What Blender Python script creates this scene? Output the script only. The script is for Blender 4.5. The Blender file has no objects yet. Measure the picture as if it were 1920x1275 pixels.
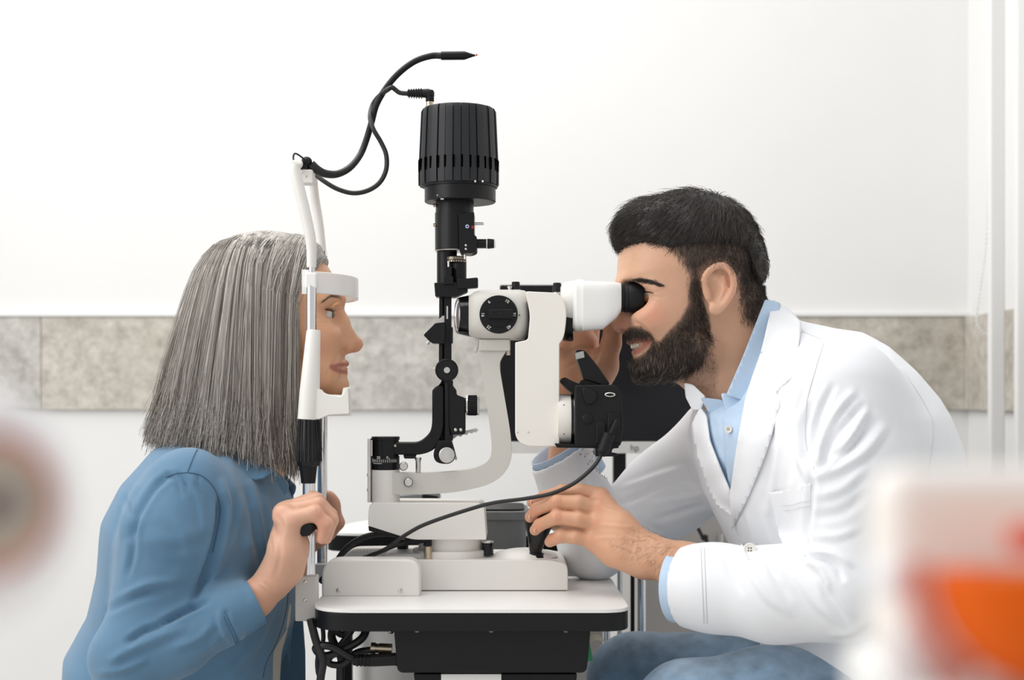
import bpy, bmesh, math, random
import numpy as np
from mathutils import Vector, Matrix
from math import sin, cos, pi, radians, sqrt

scene = bpy.context.scene
COL = scene.collection
random.seed(7)
RNG = np.random.default_rng(11)

# ------------------------------------------------------------------ camera
CAM_D, CAM_Z, FPX, HORIZON = 1.9, 1.02, 2667.0, 740.0
cam = bpy.data.cameras.new('camera')
cam.sensor_width = 36.0
cam.lens = 36.0 * FPX / 1920.0
cam.shift_y = (HORIZON - 637.5) / 1920.0
cam.clip_start = 0.02
cam.dof.use_dof = True
cam.dof.focus_distance = CAM_D - 0.05
cam.dof.aperture_fstop = 4.5
camo = bpy.data.objects.new('viewpoint', cam)
camo.location = (0, -CAM_D, CAM_Z)
camo.rotation_euler = (pi / 2, 0, 0)
COL.objects.link(camo)
scene.camera = camo

# ------------------------------------------------------------------ light
world = bpy.data.worlds.new('world')
scene.world = world
world.use_nodes = True
bgn = world.node_tree.nodes['Background']
bgn.inputs[0].default_value = (0.97, 0.985, 1.0, 1)
bgn.inputs[1].default_value = 0.64

def area(name, loc, target, size, power, color=(1, 1, 1)):
    l = bpy.data.lights.new(name, 'AREA')
    l.shape = 'RECTANGLE'
    l.size, l.size_y = size
    l.energy = power
    l.color = color
    o = bpy.data.objects.new(name, l)
    o.location = loc
    o.rotation_euler = (Vector(target) - Vector(loc)).to_track_quat('-Z', 'Y').to_euler()
    COL.objects.link(o)
    return o
area('ceiling_light', (-0.7, 0.2, 2.75), (-0.1, 0.1, 0.9), (2.4, 1.8), 44, (1.0, 0.985, 0.96))
area('window_light', (-2.6, -1.6, 2.1), (0.1, 0.1, 0.95), (2.4, 2.0), 44, (1.0, 0.99, 0.97))

scene.view_settings.view_transform = 'Standard'
scene.view_settings.look = 'None'
scene.view_settings.exposure = 0.0
scene.view_settings.gamma = 1.0
scene.view_settings.use_curve_mapping = False

# ------------------------------------------------------------------ helpers
def S(Y=0.0):
    return (Y + CAM_D) / FPX
def W(px, py, Y=0.0):
    s = S(Y)
    return Vector(((px - 960.0) * s, Y, CAM_Z - (py - HORIZON) * s))

MATS = {}
def mat(name, color, rough=0.5, metal=0.0, noise=0.0, nscale=40.0, bump=0.0, bscale=300.0,
        color2=None, spec=None, sss=0.0, trans=0.0, coat=0.0, emit=0.0, sheen=0.0):
    if name in MATS:
        return MATS[name]
    m = bpy.data.materials.new(name)
    m.use_nodes = True
    nt = m.node_tree
    b = nt.nodes['Principled BSDF']
    b.inputs['Base Color'].default_value = (*color, 1)
    b.inputs['Roughness'].default_value = rough
    b.inputs['Metallic'].default_value = metal
    if spec is not None: b.inputs['Specular IOR Level'].default_value = spec
    if sss:
        b.inputs['Subsurface Weight'].default_value = sss
        b.inputs['Subsurface Radius'].default_value = (1.0, 0.35, 0.2)
        b.inputs['Subsurface Scale'].default_value = 0.006
    if trans: b.inputs['Transmission Weight'].default_value = trans
    if coat: b.inputs['Coat Weight'].default_value = coat
    if sheen: b.inputs['Sheen Weight'].default_value = sheen
    if emit:
        b.inputs['Emission Color'].default_value = (*color, 1)
        b.inputs['Emission Strength'].default_value = emit
    tc = nt.nodes.new('ShaderNodeTexCoord')
    if noise or color2:
        n = nt.nodes.new('ShaderNodeTexNoise'); n.inputs['Scale'].default_value = nscale
        n.inputs['Detail'].default_value = 5
        nt.links.new(tc.outputs['Object'], n.inputs['Vector'])
        mx = nt.nodes.new('ShaderNodeMix'); mx.data_type = 'RGBA'
        c2 = color2 if color2 else tuple(c * (1 - noise) for c in color)
        mx.inputs[6].default_value = (*color, 1); mx.inputs[7].default_value = (*c2, 1)
        rp_ = nt.nodes.new('ShaderNodeValToRGB')
        rp_.color_ramp.elements[0].position = 0.35; rp_.color_ramp.elements[1].position = 0.65
        nt.links.new(n.outputs['Fac'], rp_.inputs['Fac'])
        nt.links.new(rp_.outputs['Color'], mx.inputs[0])
        nt.links.new(mx.outputs[2], b.inputs['Base Color'])
    if bump:
        n2 = nt.nodes.new('ShaderNodeTexNoise'); n2.inputs['Scale'].default_value = bscale
        n2.inputs['Detail'].default_value = 3
        nt.links.new(tc.outputs['Object'], n2.inputs['Vector'])
        bp = nt.nodes.new('ShaderNodeBump'); bp.inputs['Strength'].default_value = bump
        bp.inputs['Distance'].default_value = 0.001
        nt.links.new(n2.outputs['Fac'], bp.inputs['Height'])
        nt.links.new(bp.outputs['Normal'], b.inputs['Normal'])
    MATS[name] = m
    return m

def tag(o, label=None, cat=None, group=None, kind=None):
    if label: o['label'] = label
    if cat: o['category'] = cat
    if group: o['group'] = group
    if kind: o['kind'] = kind
    return o

def thing(name, label, cat, loc=(0, 0, 0), group=None):
    o = bpy.data.objects.new(name, None)
    o.empty_display_size = 0.05
    o.location = loc
    COL.objects.link(o)
    return tag(o, label, cat, group)

def attach(o, parent):
    if parent is not None:
        o.parent = parent
        if parent.type == 'EMPTY':
            o.matrix_parent_inverse = Matrix.Translation(-Vector(parent.location))

def catmull(pts, n=8):
    P = [Vector(p) for p in pts]
    if len(P) < 3: return P
    out = []
    Q = [P[0] * 2 - P[1]] + P + [P[-1] * 2 - P[-2]]
    for i in range(1, len(Q) - 2):
        a, b, c, d = Q[i - 1], Q[i], Q[i + 1], Q[i + 2]
        for k in range(n):
            t = k / n
            out.append(0.5 * ((2 * b) + (c - a) * t + (2 * a - 5 * b + 4 * c - d) * t * t + (3 * b - a - 3 * c + d) * t ** 3))
    out.append(P[-1])
    return out

def rpoly(pts, r=0, n=5):
    """round polygon corners; pts are (x,y) or (x,y,r)"""
    out = []
    N = len(pts)
    for i in range(N):
        p = Vector(pts[i][:2]); rr = pts[i][2] if len(pts[i]) > 2 else r
        if rr <= 0:
            out.append((p.x, p.y)); continue
        a = Vector(pts[i - 1][:2]); b = Vector(pts[(i + 1) % N][:2])
        da, db = (a - p), (b - p)
        la, lb = min(rr, da.length * 0.49), min(rr, db.length * 0.49)
        q0 = p + da.normalized() * la; q1 = p + db.normalized() * lb
        for k in range(n + 1):
            t = k / n
            q = q0 * (1 - t) ** 2 + p * 2 * t * (1 - t) + q1 * t * t
            out.append((q.x, q.y))
    return out

class MB:
    def __init__(self):
        self.v = []; self.f = []
    def add(self, vs, fs):
        o = len(self.v)
        self.v.extend([tuple(x) for x in vs])
        self.f.extend([tuple(i + o for i in f) for f in fs])
        return self
    def box(self, c, size, rot=None):
        c = Vector(c); hx, hy, hz = [s / 2 for s in size]
        vs = [Vector((sx * hx, sy * hy, sz * hz)) for sz in (-1, 1) for sy in (-1, 1) for sx in (-1, 1)]
        if rot is not None: vs = [rot @ v for v in vs]
        vs = [v + c for v in vs]
        return self.add(vs, [(0, 2, 3, 1), (4, 5, 7, 6), (0, 1, 5, 4), (2, 6, 7, 3), (0, 4, 6, 2), (1, 3, 7, 5)])
    def boxpx(self, x0, y0, x1, y1, Y0, Y1):
        """box whose front face (at Y0) covers the given drawing rectangle"""
        a = W(x0, y0, Y0); b = W(x1, y1, Y0)
        return self.box(((a.x + b.x) / 2, (Y0 + Y1) / 2, (a.z + b.z) / 2), (abs(b.x - a.x), abs(Y1 - Y0), abs(b.z - a.z)))
    def lathe(self, p0, axis, prof, n=32, caps=True):
        """prof: list of (t, r) along axis from p0 (metres)"""
        p0 = Vector(p0); ax = Vector(axis).normalized()
        u = ax.orthogonal().normalized(); w = ax.cross(u)
        vs, fs = [], []
        for t, r in prof:
            for k in range(n):
                a = 2 * pi * k / n
                vs.append(p0 + ax * t + (u * cos(a) + w * sin(a)) * r)
        m = len(prof)
        for i in range(m - 1):
            for k in range(n):
                k2 = (k + 1) % n
                fs.append((i * n + k, i * n + k2, (i + 1) * n + k2, (i + 1) * n + k))
        if caps:
            fs.append(tuple(range(n))[::-1]); fs.append(tuple((m - 1) * n + k for k in range(n)))
        return self.add(vs, fs)
    def cyl(self, p0, p1, r0, r1=None, n=32):
        p0, p1 = Vector(p0), Vector(p1)
        r1 = r0 if r1 is None else r1
        return self.lathe(p0, p1 - p0, [(0, r0), ((p1 - p0).length, r1)], n)
    def prism(self, poly, Y0, Y1, Yd=None):
        """poly in drawing pixels placed at depth Yd (default Y0), extruded Y0..Y1"""
        Yd = Y0 if Yd is None else Yd
        P = [W(x, y, Yd) for x, y in poly]
        n = len(P)
        area_ = sum(P[i].x * P[(i + 1) % n].z - P[(i + 1) % n].x * P[i].z for i in range(n))
        if area_ < 0: P = P[::-1]
        vs = [Vector((p.x, Y0, p.z)) for p in P] + [Vector((p.x, Y1, p.z)) for p in P]
        fs = [tuple(range(n)), tuple(range(2 * n - 1, n - 1, -1))]
        for i in range(n):
            j = (i + 1) % n
            fs.append((i, n + i, n + j, j))
        return self.add(vs, fs)
    def plate(self, poly, z0, z1):
        """poly in plan metres (x,y) extruded in z"""
        n = len(poly)
        ar = sum(poly[i][0] * poly[(i + 1) % n][1] - poly[(i + 1) % n][0] * poly[i][1] for i in range(n))
        if ar < 0: poly = poly[::-1]
        vs = [(x, y, z0) for x, y in poly] + [(x, y, z1) for x, y in poly]
        fs = [tuple(range(n))[::-1], tuple(range(n, 2 * n))]
        for i in range(n):
            j = (i + 1) % n
            fs.append((i, j, n + j, n + i))
        return self.add(vs, fs)
    def tube(self, pts, r, n=10, sub=8, smooth=True, caps=True):
        P = catmull(pts, sub) if smooth else [Vector(p) for p in pts]
        m = len(P)
        if not isinstance(r, (int, float)):
            rr = np.interp(np.linspace(0, 1, m), np.linspace(0, 1, len(r)), r)
        else:
            rr = [r] * m
        vs, fs = [], []
        T = (P[1] - P[0]).normalized(); u = T.orthogonal().normalized()
        for i in range(m):
            t = (P[min(i + 1, m - 1)] - P[max(i - 1, 0)]).normalized()
            u = (u - t * u.dot(t)).normalized(); w = t.cross(u)
            for k in range(n):
                a = 2 * pi * k / n
                vs.append(P[i] + (u * cos(a) + w * sin(a)) * rr[i])
        for i in range(m - 1):
            for k in range(n):
                k2 = (k + 1) % n
                fs.append((i * n + k, i * n + k2, (i + 1) * n + k2, (i + 1) * n + k))
        if caps:
            fs.append(tuple(range(n))[::-1]); fs.append(tuple((m - 1) * n + k for k in range(n)))
        return self.add(vs, fs)
    def ball(self, c, r, nu=20, nv=12, rot=None):
        c = Vector(c)
        R = Vector((r, r, r)) if isinstance(r, (int, float)) else Vector(r)
        vs = []; fs = []
        def q(x, y, z):
            v = Vector((x * R.x, y * R.y, z * R.z))
            if rot is not None: v = rot @ v
            return v + c
        vs.append(q(0, 0, 1))
        for j in range(1, nv):
            th = pi * j / nv
            for i in range(nu):
                ph = 2 * pi * i / nu
                vs.append(q(sin(th) * cos(ph), sin(th) * sin(ph), cos(th)))
        vs.append(q(0, 0, -1))
        for i in range(nu):
            fs.append((0, 1 + i, 1 + (i + 1) % nu))
            fs.append((len(vs) - 1, 1 + (nv - 2) * nu + (i + 1) % nu, 1 + (nv - 2) * nu + i))
        for j in range(nv - 2):
            for i in range(nu):
                a = 1 + j * nu
                fs.append((a + i, a + nu + i, a + nu + (i + 1) % nu, a + (i + 1) % nu))
        return self.add(vs, fs)
    def build(self, name, material, parent=None, bevel=0.0, seg=3, smooth=35, label=None, kind=None):
        me = bpy.data.meshes.new(name)
        me.from_pydata(self.v, [], self.f)
        me.update()
        me.materials.append(material)
        return link_mesh(name, me, parent, bevel, seg, smooth, label, kind)

def link_mesh(name, me, parent=None, bevel=0.0, seg=3, smooth=35, label=None, kind=None):
    if smooth:
        me.polygons.foreach_set('use_smooth', [True] * len(me.polygons))
        if smooth < 180:
            me.set_sharp_from_angle(angle=radians(smooth))
    o = bpy.data.objects.new(name, me)
    COL.objects.link(o)
    attach(o, parent)
    if bevel:
        md = o.modifiers.new('bevel', 'BEVEL')
        md.width = bevel; md.segments = seg; md.limit_method = 'ANGLE'; md.angle_limit = radians(40)
        md.harden_normals = True
    tag(o, label, None, None, kind)
    return o

def text(s, loc, size, material, parent, name='lettering', rotz=0.0, normal='front', depth=0.0002, align='CENTER', extra=None):
    cu = bpy.data.curves.new('t', 'FONT')
    cu.body = s; cu.size = size; cu.align_x = align; cu.align_y = 'CENTER'; cu.extrude = depth
    tmp = bpy.data.objects.new('t', cu)
    COL.objects.link(tmp)
    bpy.context.view_layer.update()
    dg = bpy.context.evaluated_depsgraph_get()
    me = bpy.data.meshes.new_from_object(tmp.evaluated_get(dg))
    bpy.data.objects.remove(tmp)
    R = Matrix.Rotation(rotz, 4, 'Z')
    M = Matrix.Rotation(pi / 2, 4, 'X') @ R        # faces -Y
    if extra is not None: M = extra @ M
    me.transform(Matrix.Translation(loc) @ M)
    me.materials.clear(); me.materials.append(material)
    o = bpy.data.objects.new(name, me)
    COL.objects.link(o); attach(o, parent)
    return o

# ------------------------------------------------------------------ materials
def stone_mat(name, a, b, seed):
    m = bpy.data.materials.new(name); m.use_nodes = True
    nt = m.node_tree; p = nt.nodes['Principled BSDF']
    tc = nt.nodes.new('ShaderNodeTexCoord')
    mp = nt.nodes.new('ShaderNodeMapping'); mp.inputs['Location'].default_value = (seed, seed * 2, 0)
    nt.links.new(tc.outputs['Object'], mp.inputs['Vector'])
    n1 = nt.nodes.new('ShaderNodeTexNoise'); n1.inputs['Scale'].default_value = 9; n1.inputs['Detail'].default_value = 8; n1.inputs['Roughness'].default_value = 0.62
    n2 = nt.nodes.new('ShaderNodeTexNoise'); n2.inputs['Scale'].default_value = 42; n2.inputs['Detail'].default_value = 6; n2.inputs['Roughness'].default_value = 0.7
    for n in (n1, n2): nt.links.new(mp.outputs['Vector'], n.inputs['Vector'])
    r1 = nt.nodes.new('ShaderNodeValToRGB')
    r1.color_ramp.elements[0].position = 0.3; r1.color_ramp.elements[1].position = 0.7
    r1.color_ramp.elements[0].color = (*a, 1); r1.color_ramp.elements[1].color = (*b, 1)
    nt.links.new(n1.outputs['Fac'], r1.inputs['Fac'])
    r2 = nt.nodes.new('ShaderNodeValToRGB')
    r2.color_ramp.elements[0].position = 0.30; r2.color_ramp.elements[1].position = 0.6
    r2.color_ramp.elements[0].color = (0.50, 0.48, 0.45, 1); r2.color_ramp.elements[1].color = (1, 1, 1, 1)
    nt.links.new(n2.outputs['Fac'], r2.inputs['Fac'])
    mx = nt.nodes.new('ShaderNodeMix'); mx.data_type = 'RGBA'; mx.blend_type = 'MULTIPLY'; mx.inputs[0].default_value = 0.75
    nt.links.new(r1.outputs['Color'], mx.inputs[6]); nt.links.new(r2.outputs['Color'], mx.inputs[7])
    nt.links.new(mx.outputs[2], p.inputs['Base Color'])
    p.inputs['Roughness'].default_value = 0.6
    return m

M_WALL = mat('wall_paint', (0.80, 0.795, 0.785), 0.9, noise=0.015, nscale=3, bump=0.05, bscale=200)
M_FLOOR = mat('floor_vinyl', (0.62, 0.60, 0.57), 0.5, noise=0.12, nscale=8)
M_CREAM = mat('cream_enamel', (0.83, 0.805, 0.76), 0.42, bump=0.04, bscale=900)
M_CREAM2 = mat('warm_white_enamel', (0.87, 0.83, 0.765), 0.40, bump=0.02, bscale=900)
M_GREY = mat('light_grey_enamel', (0.64, 0.62, 0.575), 0.45, bump=0.04, bscale=900)
M_WHITE = mat('white_plastic', (0.85, 0.845, 0.825), 0.4, bump=0.02, bscale=600)
M_WHITE2 = mat('milky_plastic', (0.88, 0.87, 0.85), 0.35, sss=0.2)
M_BLACK = mat('black_anodised', (0.0045, 0.0045, 0.0055), 0.38, bump=0.05, bscale=1500, spec=0.32)
M_LAMB = mat('black_laminate', (0.005, 0.005, 0.006), 0.65, noise=0.05, spec=0.15)
M_BLACKG = mat('black_gloss', (0.004, 0.004, 0.0045), 0.15, spec=0.4)
M_LAMP = mat('charcoal_plastic', (0.016, 0.017, 0.020), 0.5, bump=0.08, bscale=900, spec=0.4)
M_RUBBER = mat('black_rubber', (0.007, 0.007, 0.008), 0.55, bump=0.05, bscale=700, spec=0.3)
M_CABLE = mat('dark_cable', (0.012, 0.0115, 0.012), 0.45, noise=0.2, nscale=60)
M_CHROME = mat('chrome', (0.83, 0.83, 0.84), 0.12, 1.0, noise=0.04, nscale=80)
M_STEEL = mat('brushed_steel', (0.72, 0.70, 0.67), 0.3, 1.0, noise=0.08, nscale=120)
M_BRASS = mat('nickel_brass', (0.62, 0.52, 0.40), 0.32, 1.0, noise=0.08, nscale=120)
M_PRINT = mat('white_print', (0.85, 0.84, 0.80), 0.6, noise=0.02)
M_TOP = mat('white_laminate', (0.87, 0.855, 0.83), 0.35, noise=0.015, nscale=20)
M_SCREEN = mat('dark_screen', (0.006, 0.0065, 0.009), 0.3, noise=0.1, spec=0.3)
M_SILVER = mat('silver_plastic', (0.60, 0.59, 0.57), 0.4, noise=0.03)
M_DGREY = mat('grey_bin_plastic', (0.17, 0.175, 0.18), 0.55, noise=0.08, nscale=30)
M_PANEL = mat('grey_panel', (0.42, 0.40, 0.385), 0.6, noise=0.05, nscale=12)
# ------------------------------------------------------------------ setting
WALL_Y = 1.5
def struct(name, mb, m, bevel=0.0, label=None):
    return tag(mb.build(name, m, None, bevel), label, None, None, 'structure')

struct('floor', MB().box((-0.4, 0.0, -0.02), (4.6, 5.2, 0.04)), M_FLOOR, label='grey vinyl floor of the examination room')
XR = W(1815, 600, WALL_Y).x
wall = struct('wall_back', MB().box(((XR - 2.7) / 2, WALL_Y + 0.05, 1.4), (XR + 2.7, 0.1, 2.8)), M_WALL, label='white painted back wall with a stone tile band')
wr = struct('wall_right', MB().box((XR + 0.05, 0.55, 1.4), (0.1, 2.0, 2.8)), M_WALL, label='white painted side wall beside the blind')
ZT = W(0, 595, WALL_Y).z; ZB = W(0, 768, WALL_Y).z
st = [stone_mat('stone_tile_a', (0.42, 0.40, 0.37), (0.66, 0.64, 0.60), 3.1),
      stone_mat('stone_tile_b', (0.47, 0.43, 0.37), (0.66, 0.62, 0.555), 8.3)]
xs = [-2.7, -2.23, -1.675, W(80, 0, WALL_Y).x]
while xs[-1] + 0.553 < XR - 0.3: xs.append(xs[-1] + 0.553)
xs[-1] = XR - 0.553
xs.append(XR - 0.012)
for i in range(len(xs) - 1):
    MB().box(((xs[i] + xs[i + 1]) / 2, WALL_Y - 0.006, (ZT + ZB) / 2), (xs[i + 1] - xs[i] - 0.0012, 0.014, ZT - ZB)).build(
        'tile', st[1] if i in (3, len(xs) - 2) else st[0], wall, 0.001, 1)
yy = WALL_Y - 0.013
for i in range(3):
    MB().box((XR - 0.006, yy - 0.275, (ZT + ZB) / 2), (0.014, 0.55, ZT - ZB)).build('tile', st[1] if i == 0 else st[0], wr, 0.001, 1)
    yy -= 0.553
struct('trim_1', MB().box(((XR - 2.7) / 2, WALL_Y - 0.008, ZT + 0.006), (XR + 2.7, 0.018, 0.010)), M_WALL, 0.002, label='thin white ledge above the stone band')

# roller blind hardware at the side wall
bl = thing('roller_blind', 'white roller blind rails with a beaded pull chain by the right wall', 'blind', (W(1868, 800, 1.05).x, 1.05, 0))
a = W(1868, 700, 1.05)
MB().box((a.x, 1.05, 1.4), (0.031, 0.02, 2.8)).build('side_rail', M_WALL, bl, 0.004)
a2 = W(1909, 700, 0.95)
MB().box((a2.x + 0.012, 0.95, 1.4), (0.036, 0.02, 2.8)).build('side_rail', M_WALL, bl, 0.004)
ch = MB()
cp = catmull([W(1858, -20, 1.1), W(1857, 120, 1.1), W(1853, 300, 1.1), W(1849, 450, 1.1), W(1838, 540, 1.1), W(1831, 592, 1.1), W(1835, 614, 1.1), W(1850, 627, 1.1), W(1866, 618, 1.1)], 40)
acc = 0; last = None
for p in cp:
    if last is None or (p - last).length > 0.0078:
        ch.ball(p, 0.0030, 8, 5); last = p
ch.tube(cp[::10], 0.0008, 5, 1, False)
ch.build('bead_chain', mat('chain_bead_white', (0.8, 0.8, 0.79), 0.4, noise=0.02), bl)

# rear desk
RD0, RD1 = 0.42, 0.70
zt = W(0, 1000, RD0).z
x0 = W(596, 0, RD0).x; x1 = W(1150, 0, RD0).x
plan = rpoly([(x0, RD0, .07), (x1, RD0, .03), (x1, RD1 + .15, .03), (x0 + .05, RD1, .12)], 0, 10)
desk = thing('rear_desk', 'white-topped rear desk with a thick black rounded edge behind the instrument table', 'desk', ((x0 + x1) / 2, 0.6, 0))
MB().plate(plan, zt - 0.004, zt).build('desk_top', M_TOP, desk)
MB().plate([(x, y) for x, y in plan], zt - 0.030, zt - 0.0042).build('edge_band', M_LAMB, desk)
pa, pb = W(1000, 0, 0.5), W(1250, 0, 0.5)
MB().box(((pa.x + x1) / 2, 0.56, (zt - 0.03) / 2), (x1 - pa.x, 0.02, zt - 0.032)).build('modesty_panel', M_PANEL, desk, 0.001)
c = W(735, 0, 0.55)
MB().cyl((c.x, 0.55, 0.0), (c.x, 0.55, zt - 0.03), 0.065, n=40).build('pedestal', M_SILVER, desk)
c = W(652, 0, 0.48)
MB().box((c.x, 0.48, (zt - 0.03) / 2), (0.016, 0.016, zt - 0.032)).build('leg', M_BLACK, desk, 0.001)

# monitor
MY = 0.60
mon = thing('monitor', 'wide black computer monitor with silver lower bezel on the rear desk', 'monitor', (W(1190, 0, MY).x, MY + 0.02, zt))
body = MB().prism(rpoly([(937, 534, 4), (1437, 534, 4), (1437, 850, 4), (937, 850, 4)]), MY, MY + 0.035).build('casing', M_BLACK, mon, 0.002)
MB().prism([(945, 542), (1429, 542), (1429, 826), (945, 826)], MY - 0.0006, MY + 0.01, MY).build('screen', M_SCREEN, mon)
bz = MB().prism([(937, 828), (1437, 828), (1437, 850), (937, 850)], MY - 0.004, MY + 0.02, MY).build('lower_bezel', M_SILVER, mon, 0.001)
lg = text('hp', W(1190, 840, MY - 0.0045), 17 * S(MY), mat('logo_grey', (0.22, 0.22, 0.22), 0.3, 0.5, noise=.02), bz, 'logo', extra=None)
MB().boxpx(1150, 845, 1174, 1010, MY + 0.036, MY + 0.06).build('neck', M_BLACK, mon, 0.002)
nb = W(1162, 0, MY + .06)
MB().plate(rpoly([(nb.x - .07, MY - .02, .02), (x1 - .012, MY - .02, .02), (x1 - .012, MY + .12, .02), (nb.x - .07, MY + .12, .02)]), zt + .0005, zt + .012).build('stand_foot', M_BLACK, mon, 0.002)

# grey bin
by0, by1 = 0.20, 0.34
bx0, bx1 = W(806, 0, by0).x, W(991, 0, by0).x
bz1 = W(0, 959, by0).z; bz0 = 0.0
bn = thing('waste_bin', 'tall dark grey plastic bin with a rim behind the slit lamp base', 'bin', ((bx0 + bx1) / 2, 0.27, 0))
def rrect(x0, y0, x1, y1, r): return rpoly([(x0, y0, r), (x1, y0, r), (x1, y1, r), (x0, y1, r)], 0, 6)
MB().plate(rrect(bx0 + .003, by0 + .003, bx1 - .003, by1 - .003, .025), bz0, bz1 - .014).build('bin_body', M_DGREY, bn)
MB().plate(rrect(bx0, by0, bx1, by1, .025), bz1 - .0138, bz1).build('rim', M_DGREY, bn, 0.002)
MB().plate(rrect(bx0 + .006, by0 + .006, bx1 - .006, by1 - .006, .02), bz1 + .0002, bz1 + .003).build('lid', M_BLACK, bn, 0.001)

# low device on rear desk behind the arm
dv = thing('desk_phone', 'low grey and black phone on the rear desk behind the microscope arm', 'phone', (W(780, 0, 0.5).x, 0.5, zt))
MB().prism(rpoly([(745, 1000, 2), (745, 930, 4), (790, 926, 8), (800, 1000, 2)]), 0.46, 0.54).build('handset_base', M_DGREY, dv, 0.003)
MB().prism(rpoly([(801, 1000, 2), (792, 926, 4), (822, 930, 6), (822, 1000, 2)]), 0.462, 0.538, 0.46).build('handset', M_BLACK, dv, 0.003)

# chrome stand with cables at right
cs = thing('chrome_stand', 'chrome posts of a stand between the instrument table and the rear panel', 'stand', (W(1180, 0, 0.36).x, 0.36, 0))
for i, (px, r) in enumerate([(1137, 7), (1162, 5), (1186, 4), (1203, 8)]):
    q = W(px, 1000, 0.36)
    MB().cyl((q.x, 0.36, 0.012), (q.x, 0.36, W(0, 1040, .36).z), r * S(.36), n=20).build('post', M_CHROME if i != 2 else M_BLACK, cs)
q0, q1 = W(1125, 1000, .36), W(1216, 1000, .36)
MB().box(((q0.x + q1.x) / 2, .36, .006), (q1.x - q0.x, .12, .012)).build('foot', M_BLACK, cs, .002)
MB().box(((q0.x + q1.x) / 2, .36, W(0, 1040, .36).z + .006), (q1.x - q0.x, .05, .012)).build('top_bar', M_STEEL, cs, .002)

# grey cabinet far right behind the doctor
cx0, cx1 = W(1196, 0, 0.9).x, W(1560, 0, 0.9).x
cab = thing('low_cabinet', 'grey low cabinet standing behind the doctor', 'cabinet', ((cx0 + cx1) / 2, 1.1, 0))
czt = W(0, 905, 0.9).z
MB().box(((cx0 + cx1) / 2, 1.12, czt / 2), (cx1 - cx0, 0.42, czt)).build('carcass', M_PANEL, cab, 0.003)
for k in range(2):
    w = (cx1 - cx0) / 2
    d = MB().box((cx0 + w * (k + .5), 0.902, czt / 2), (w - .006, 0.016, czt - .04)).build('door', M_PANEL, cab, 0.002)
    hx = cx0 + w + (-.03 if k == 0 else .03)
    MB().cyl((hx, .885, czt - .2), (hx, .885, czt - .1), .005, n=12).build('handle', M_STEEL, d)
MB().tube([W(1288, 945, .8), W(1302, 978, .78), W(1318, 1010, .78), W(1326, 1050, .78), W(1326, 1500, .8)], .0035, 8).build('wall_cable', M_CABLE)
tag(bpy.data.objects['wall_cable'], 'thin black cable hanging in front of the grey cabinet', 'cable')
# ------------------------------------------------------------------ instrument table
TY0, TY1 = -0.20, 0.11
TZ = W(0, 1143, TY0).z
tx0, tx1 = W(579, 0, TY0).x, W(1182, 0, TY0).x
tx1b = W(1104, 0, TY1).x + 0.03
tx0b = tx0 - 0.0
tplan = rpoly([(tx0, TY0, .06), (tx1, TY0, .035), (tx1b, TY1, .03), (tx0b, TY1, .05)], 0, 10)
tab = thing('instrument_table', 'small white instrument table with a thick black edge carrying the slit lamp', 'table', ((tx0 + tx1) / 2, -0.04, 0))
MB().plate(tplan, TZ - 0.004, TZ).build('table_top', M_TOP, tab)
eb = MB().plate(tplan, TZ - 0.0265, TZ - 0.0042).build('edge_band', M_BLACK, tab, 0.0015)
PB0, PB1 = -0.17, 0.06
pbx = MB().prism(rpoly([(738, 1176), (1108, 1176), (1100, 1262, 12), (745, 1262, 12)]), PB0, PB1).build('power_box', M_BLACK, tab, 0.002)
MB().prism([(775, 1262.5), (1082, 1262.5), (1076, 1330), (785, 1330)], PB0 + .02, PB1 - .02).build('lower_housing', M_BLACK, tab, 0.002)
MB().prism([(827, 1264), (940, 1264), (940, 1330), (827, 1330)], PB0 + .012, PB0 + .0198).build('name_plate', M_TOP, tab, 0.0005)
for px in (782, 921, 1061):
    MB().ball(W(px, 1182, PB0 - .001), (.004, .003, .0028), 10, 6).build('screw', M_BRASS, pbx)
zc = W(0, 1330, PB0 + .02).z
MB().cyl((W(925, 0, -.05).x, -.05, .03), (W(925, 0, -.05).x, -.05, zc - .0005), .05, n=36).build('column', M_CREAM, tab)
MB().plate(rrect(W(800, 0, -.05).x, -.18, W(1050, 0, -.05).x, .12, .03), 0, .0295).build('foot', M_BLACK, tab, .004)
MB().lathe(W(735, 1217, PB0 + .03), (-1, 0, .05), [(0, .0065), (.016, .0065), (.0162, .0058), (.02, .0058), (.0202, .007), (.026, .007)], 20).build('socket', M_BRASS, pbx)
MB().ball(W(733, 1183, PB0 + .03), (.004, .004, .004), 8, 6).build('terminal', M_BRASS, pbx)
# slide rails printed runner strips under the base
for a0, a1 in ((700, 868), (869, 1005)):
    MB().boxpx(a0, 1111, a1, 1115, -.052, .0).build('runner_strip', M_WHITE, tab)
# rail covers (fixed to the table)
RC0 = -.088
cov = MB().prism(rpoly([(603, 1119.5), (603, 1049, 34), (787, 1049, 26), (787, 1119.5)], 0, 8), RC0, RC0 + .036).build('rail_cover', M_CREAM, tab, 0.0035)
for px in (635, 751):
    s_ = MB().lathe(W(px, 1107, RC0 + .0002), (0, -1, 0), [(0, .0032), (.0012, .0030), (.002, .0018)], 14).build('screw', M_STEEL, cov)
    MB().box(W(px, 1107, RC0 - .0021), (.0024, .0004, .0005)).build('slot', M_BLACK, None).parent = s_
RF = .075
zf = TZ
cov2 = MB().prism(rpoly([(632, 1094), (638, 1050, 10), (660, 1028, 14), (800, 1026, 10), (806, 1094)], 0, 6), RF, RF + .03).build('rail_cover', M_GREY, tab, 0.003)  # far cover grey instead of cream: its shade is put into the colour
tk = MB()
for k in range(18):
    tk.boxpx(664 + k * 6.6, 1031, 667 + k * 6.6, 1034, RF - .0004, RF + .0005)
tk.build('rack_teeth', M_PRINT, cov2)

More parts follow.
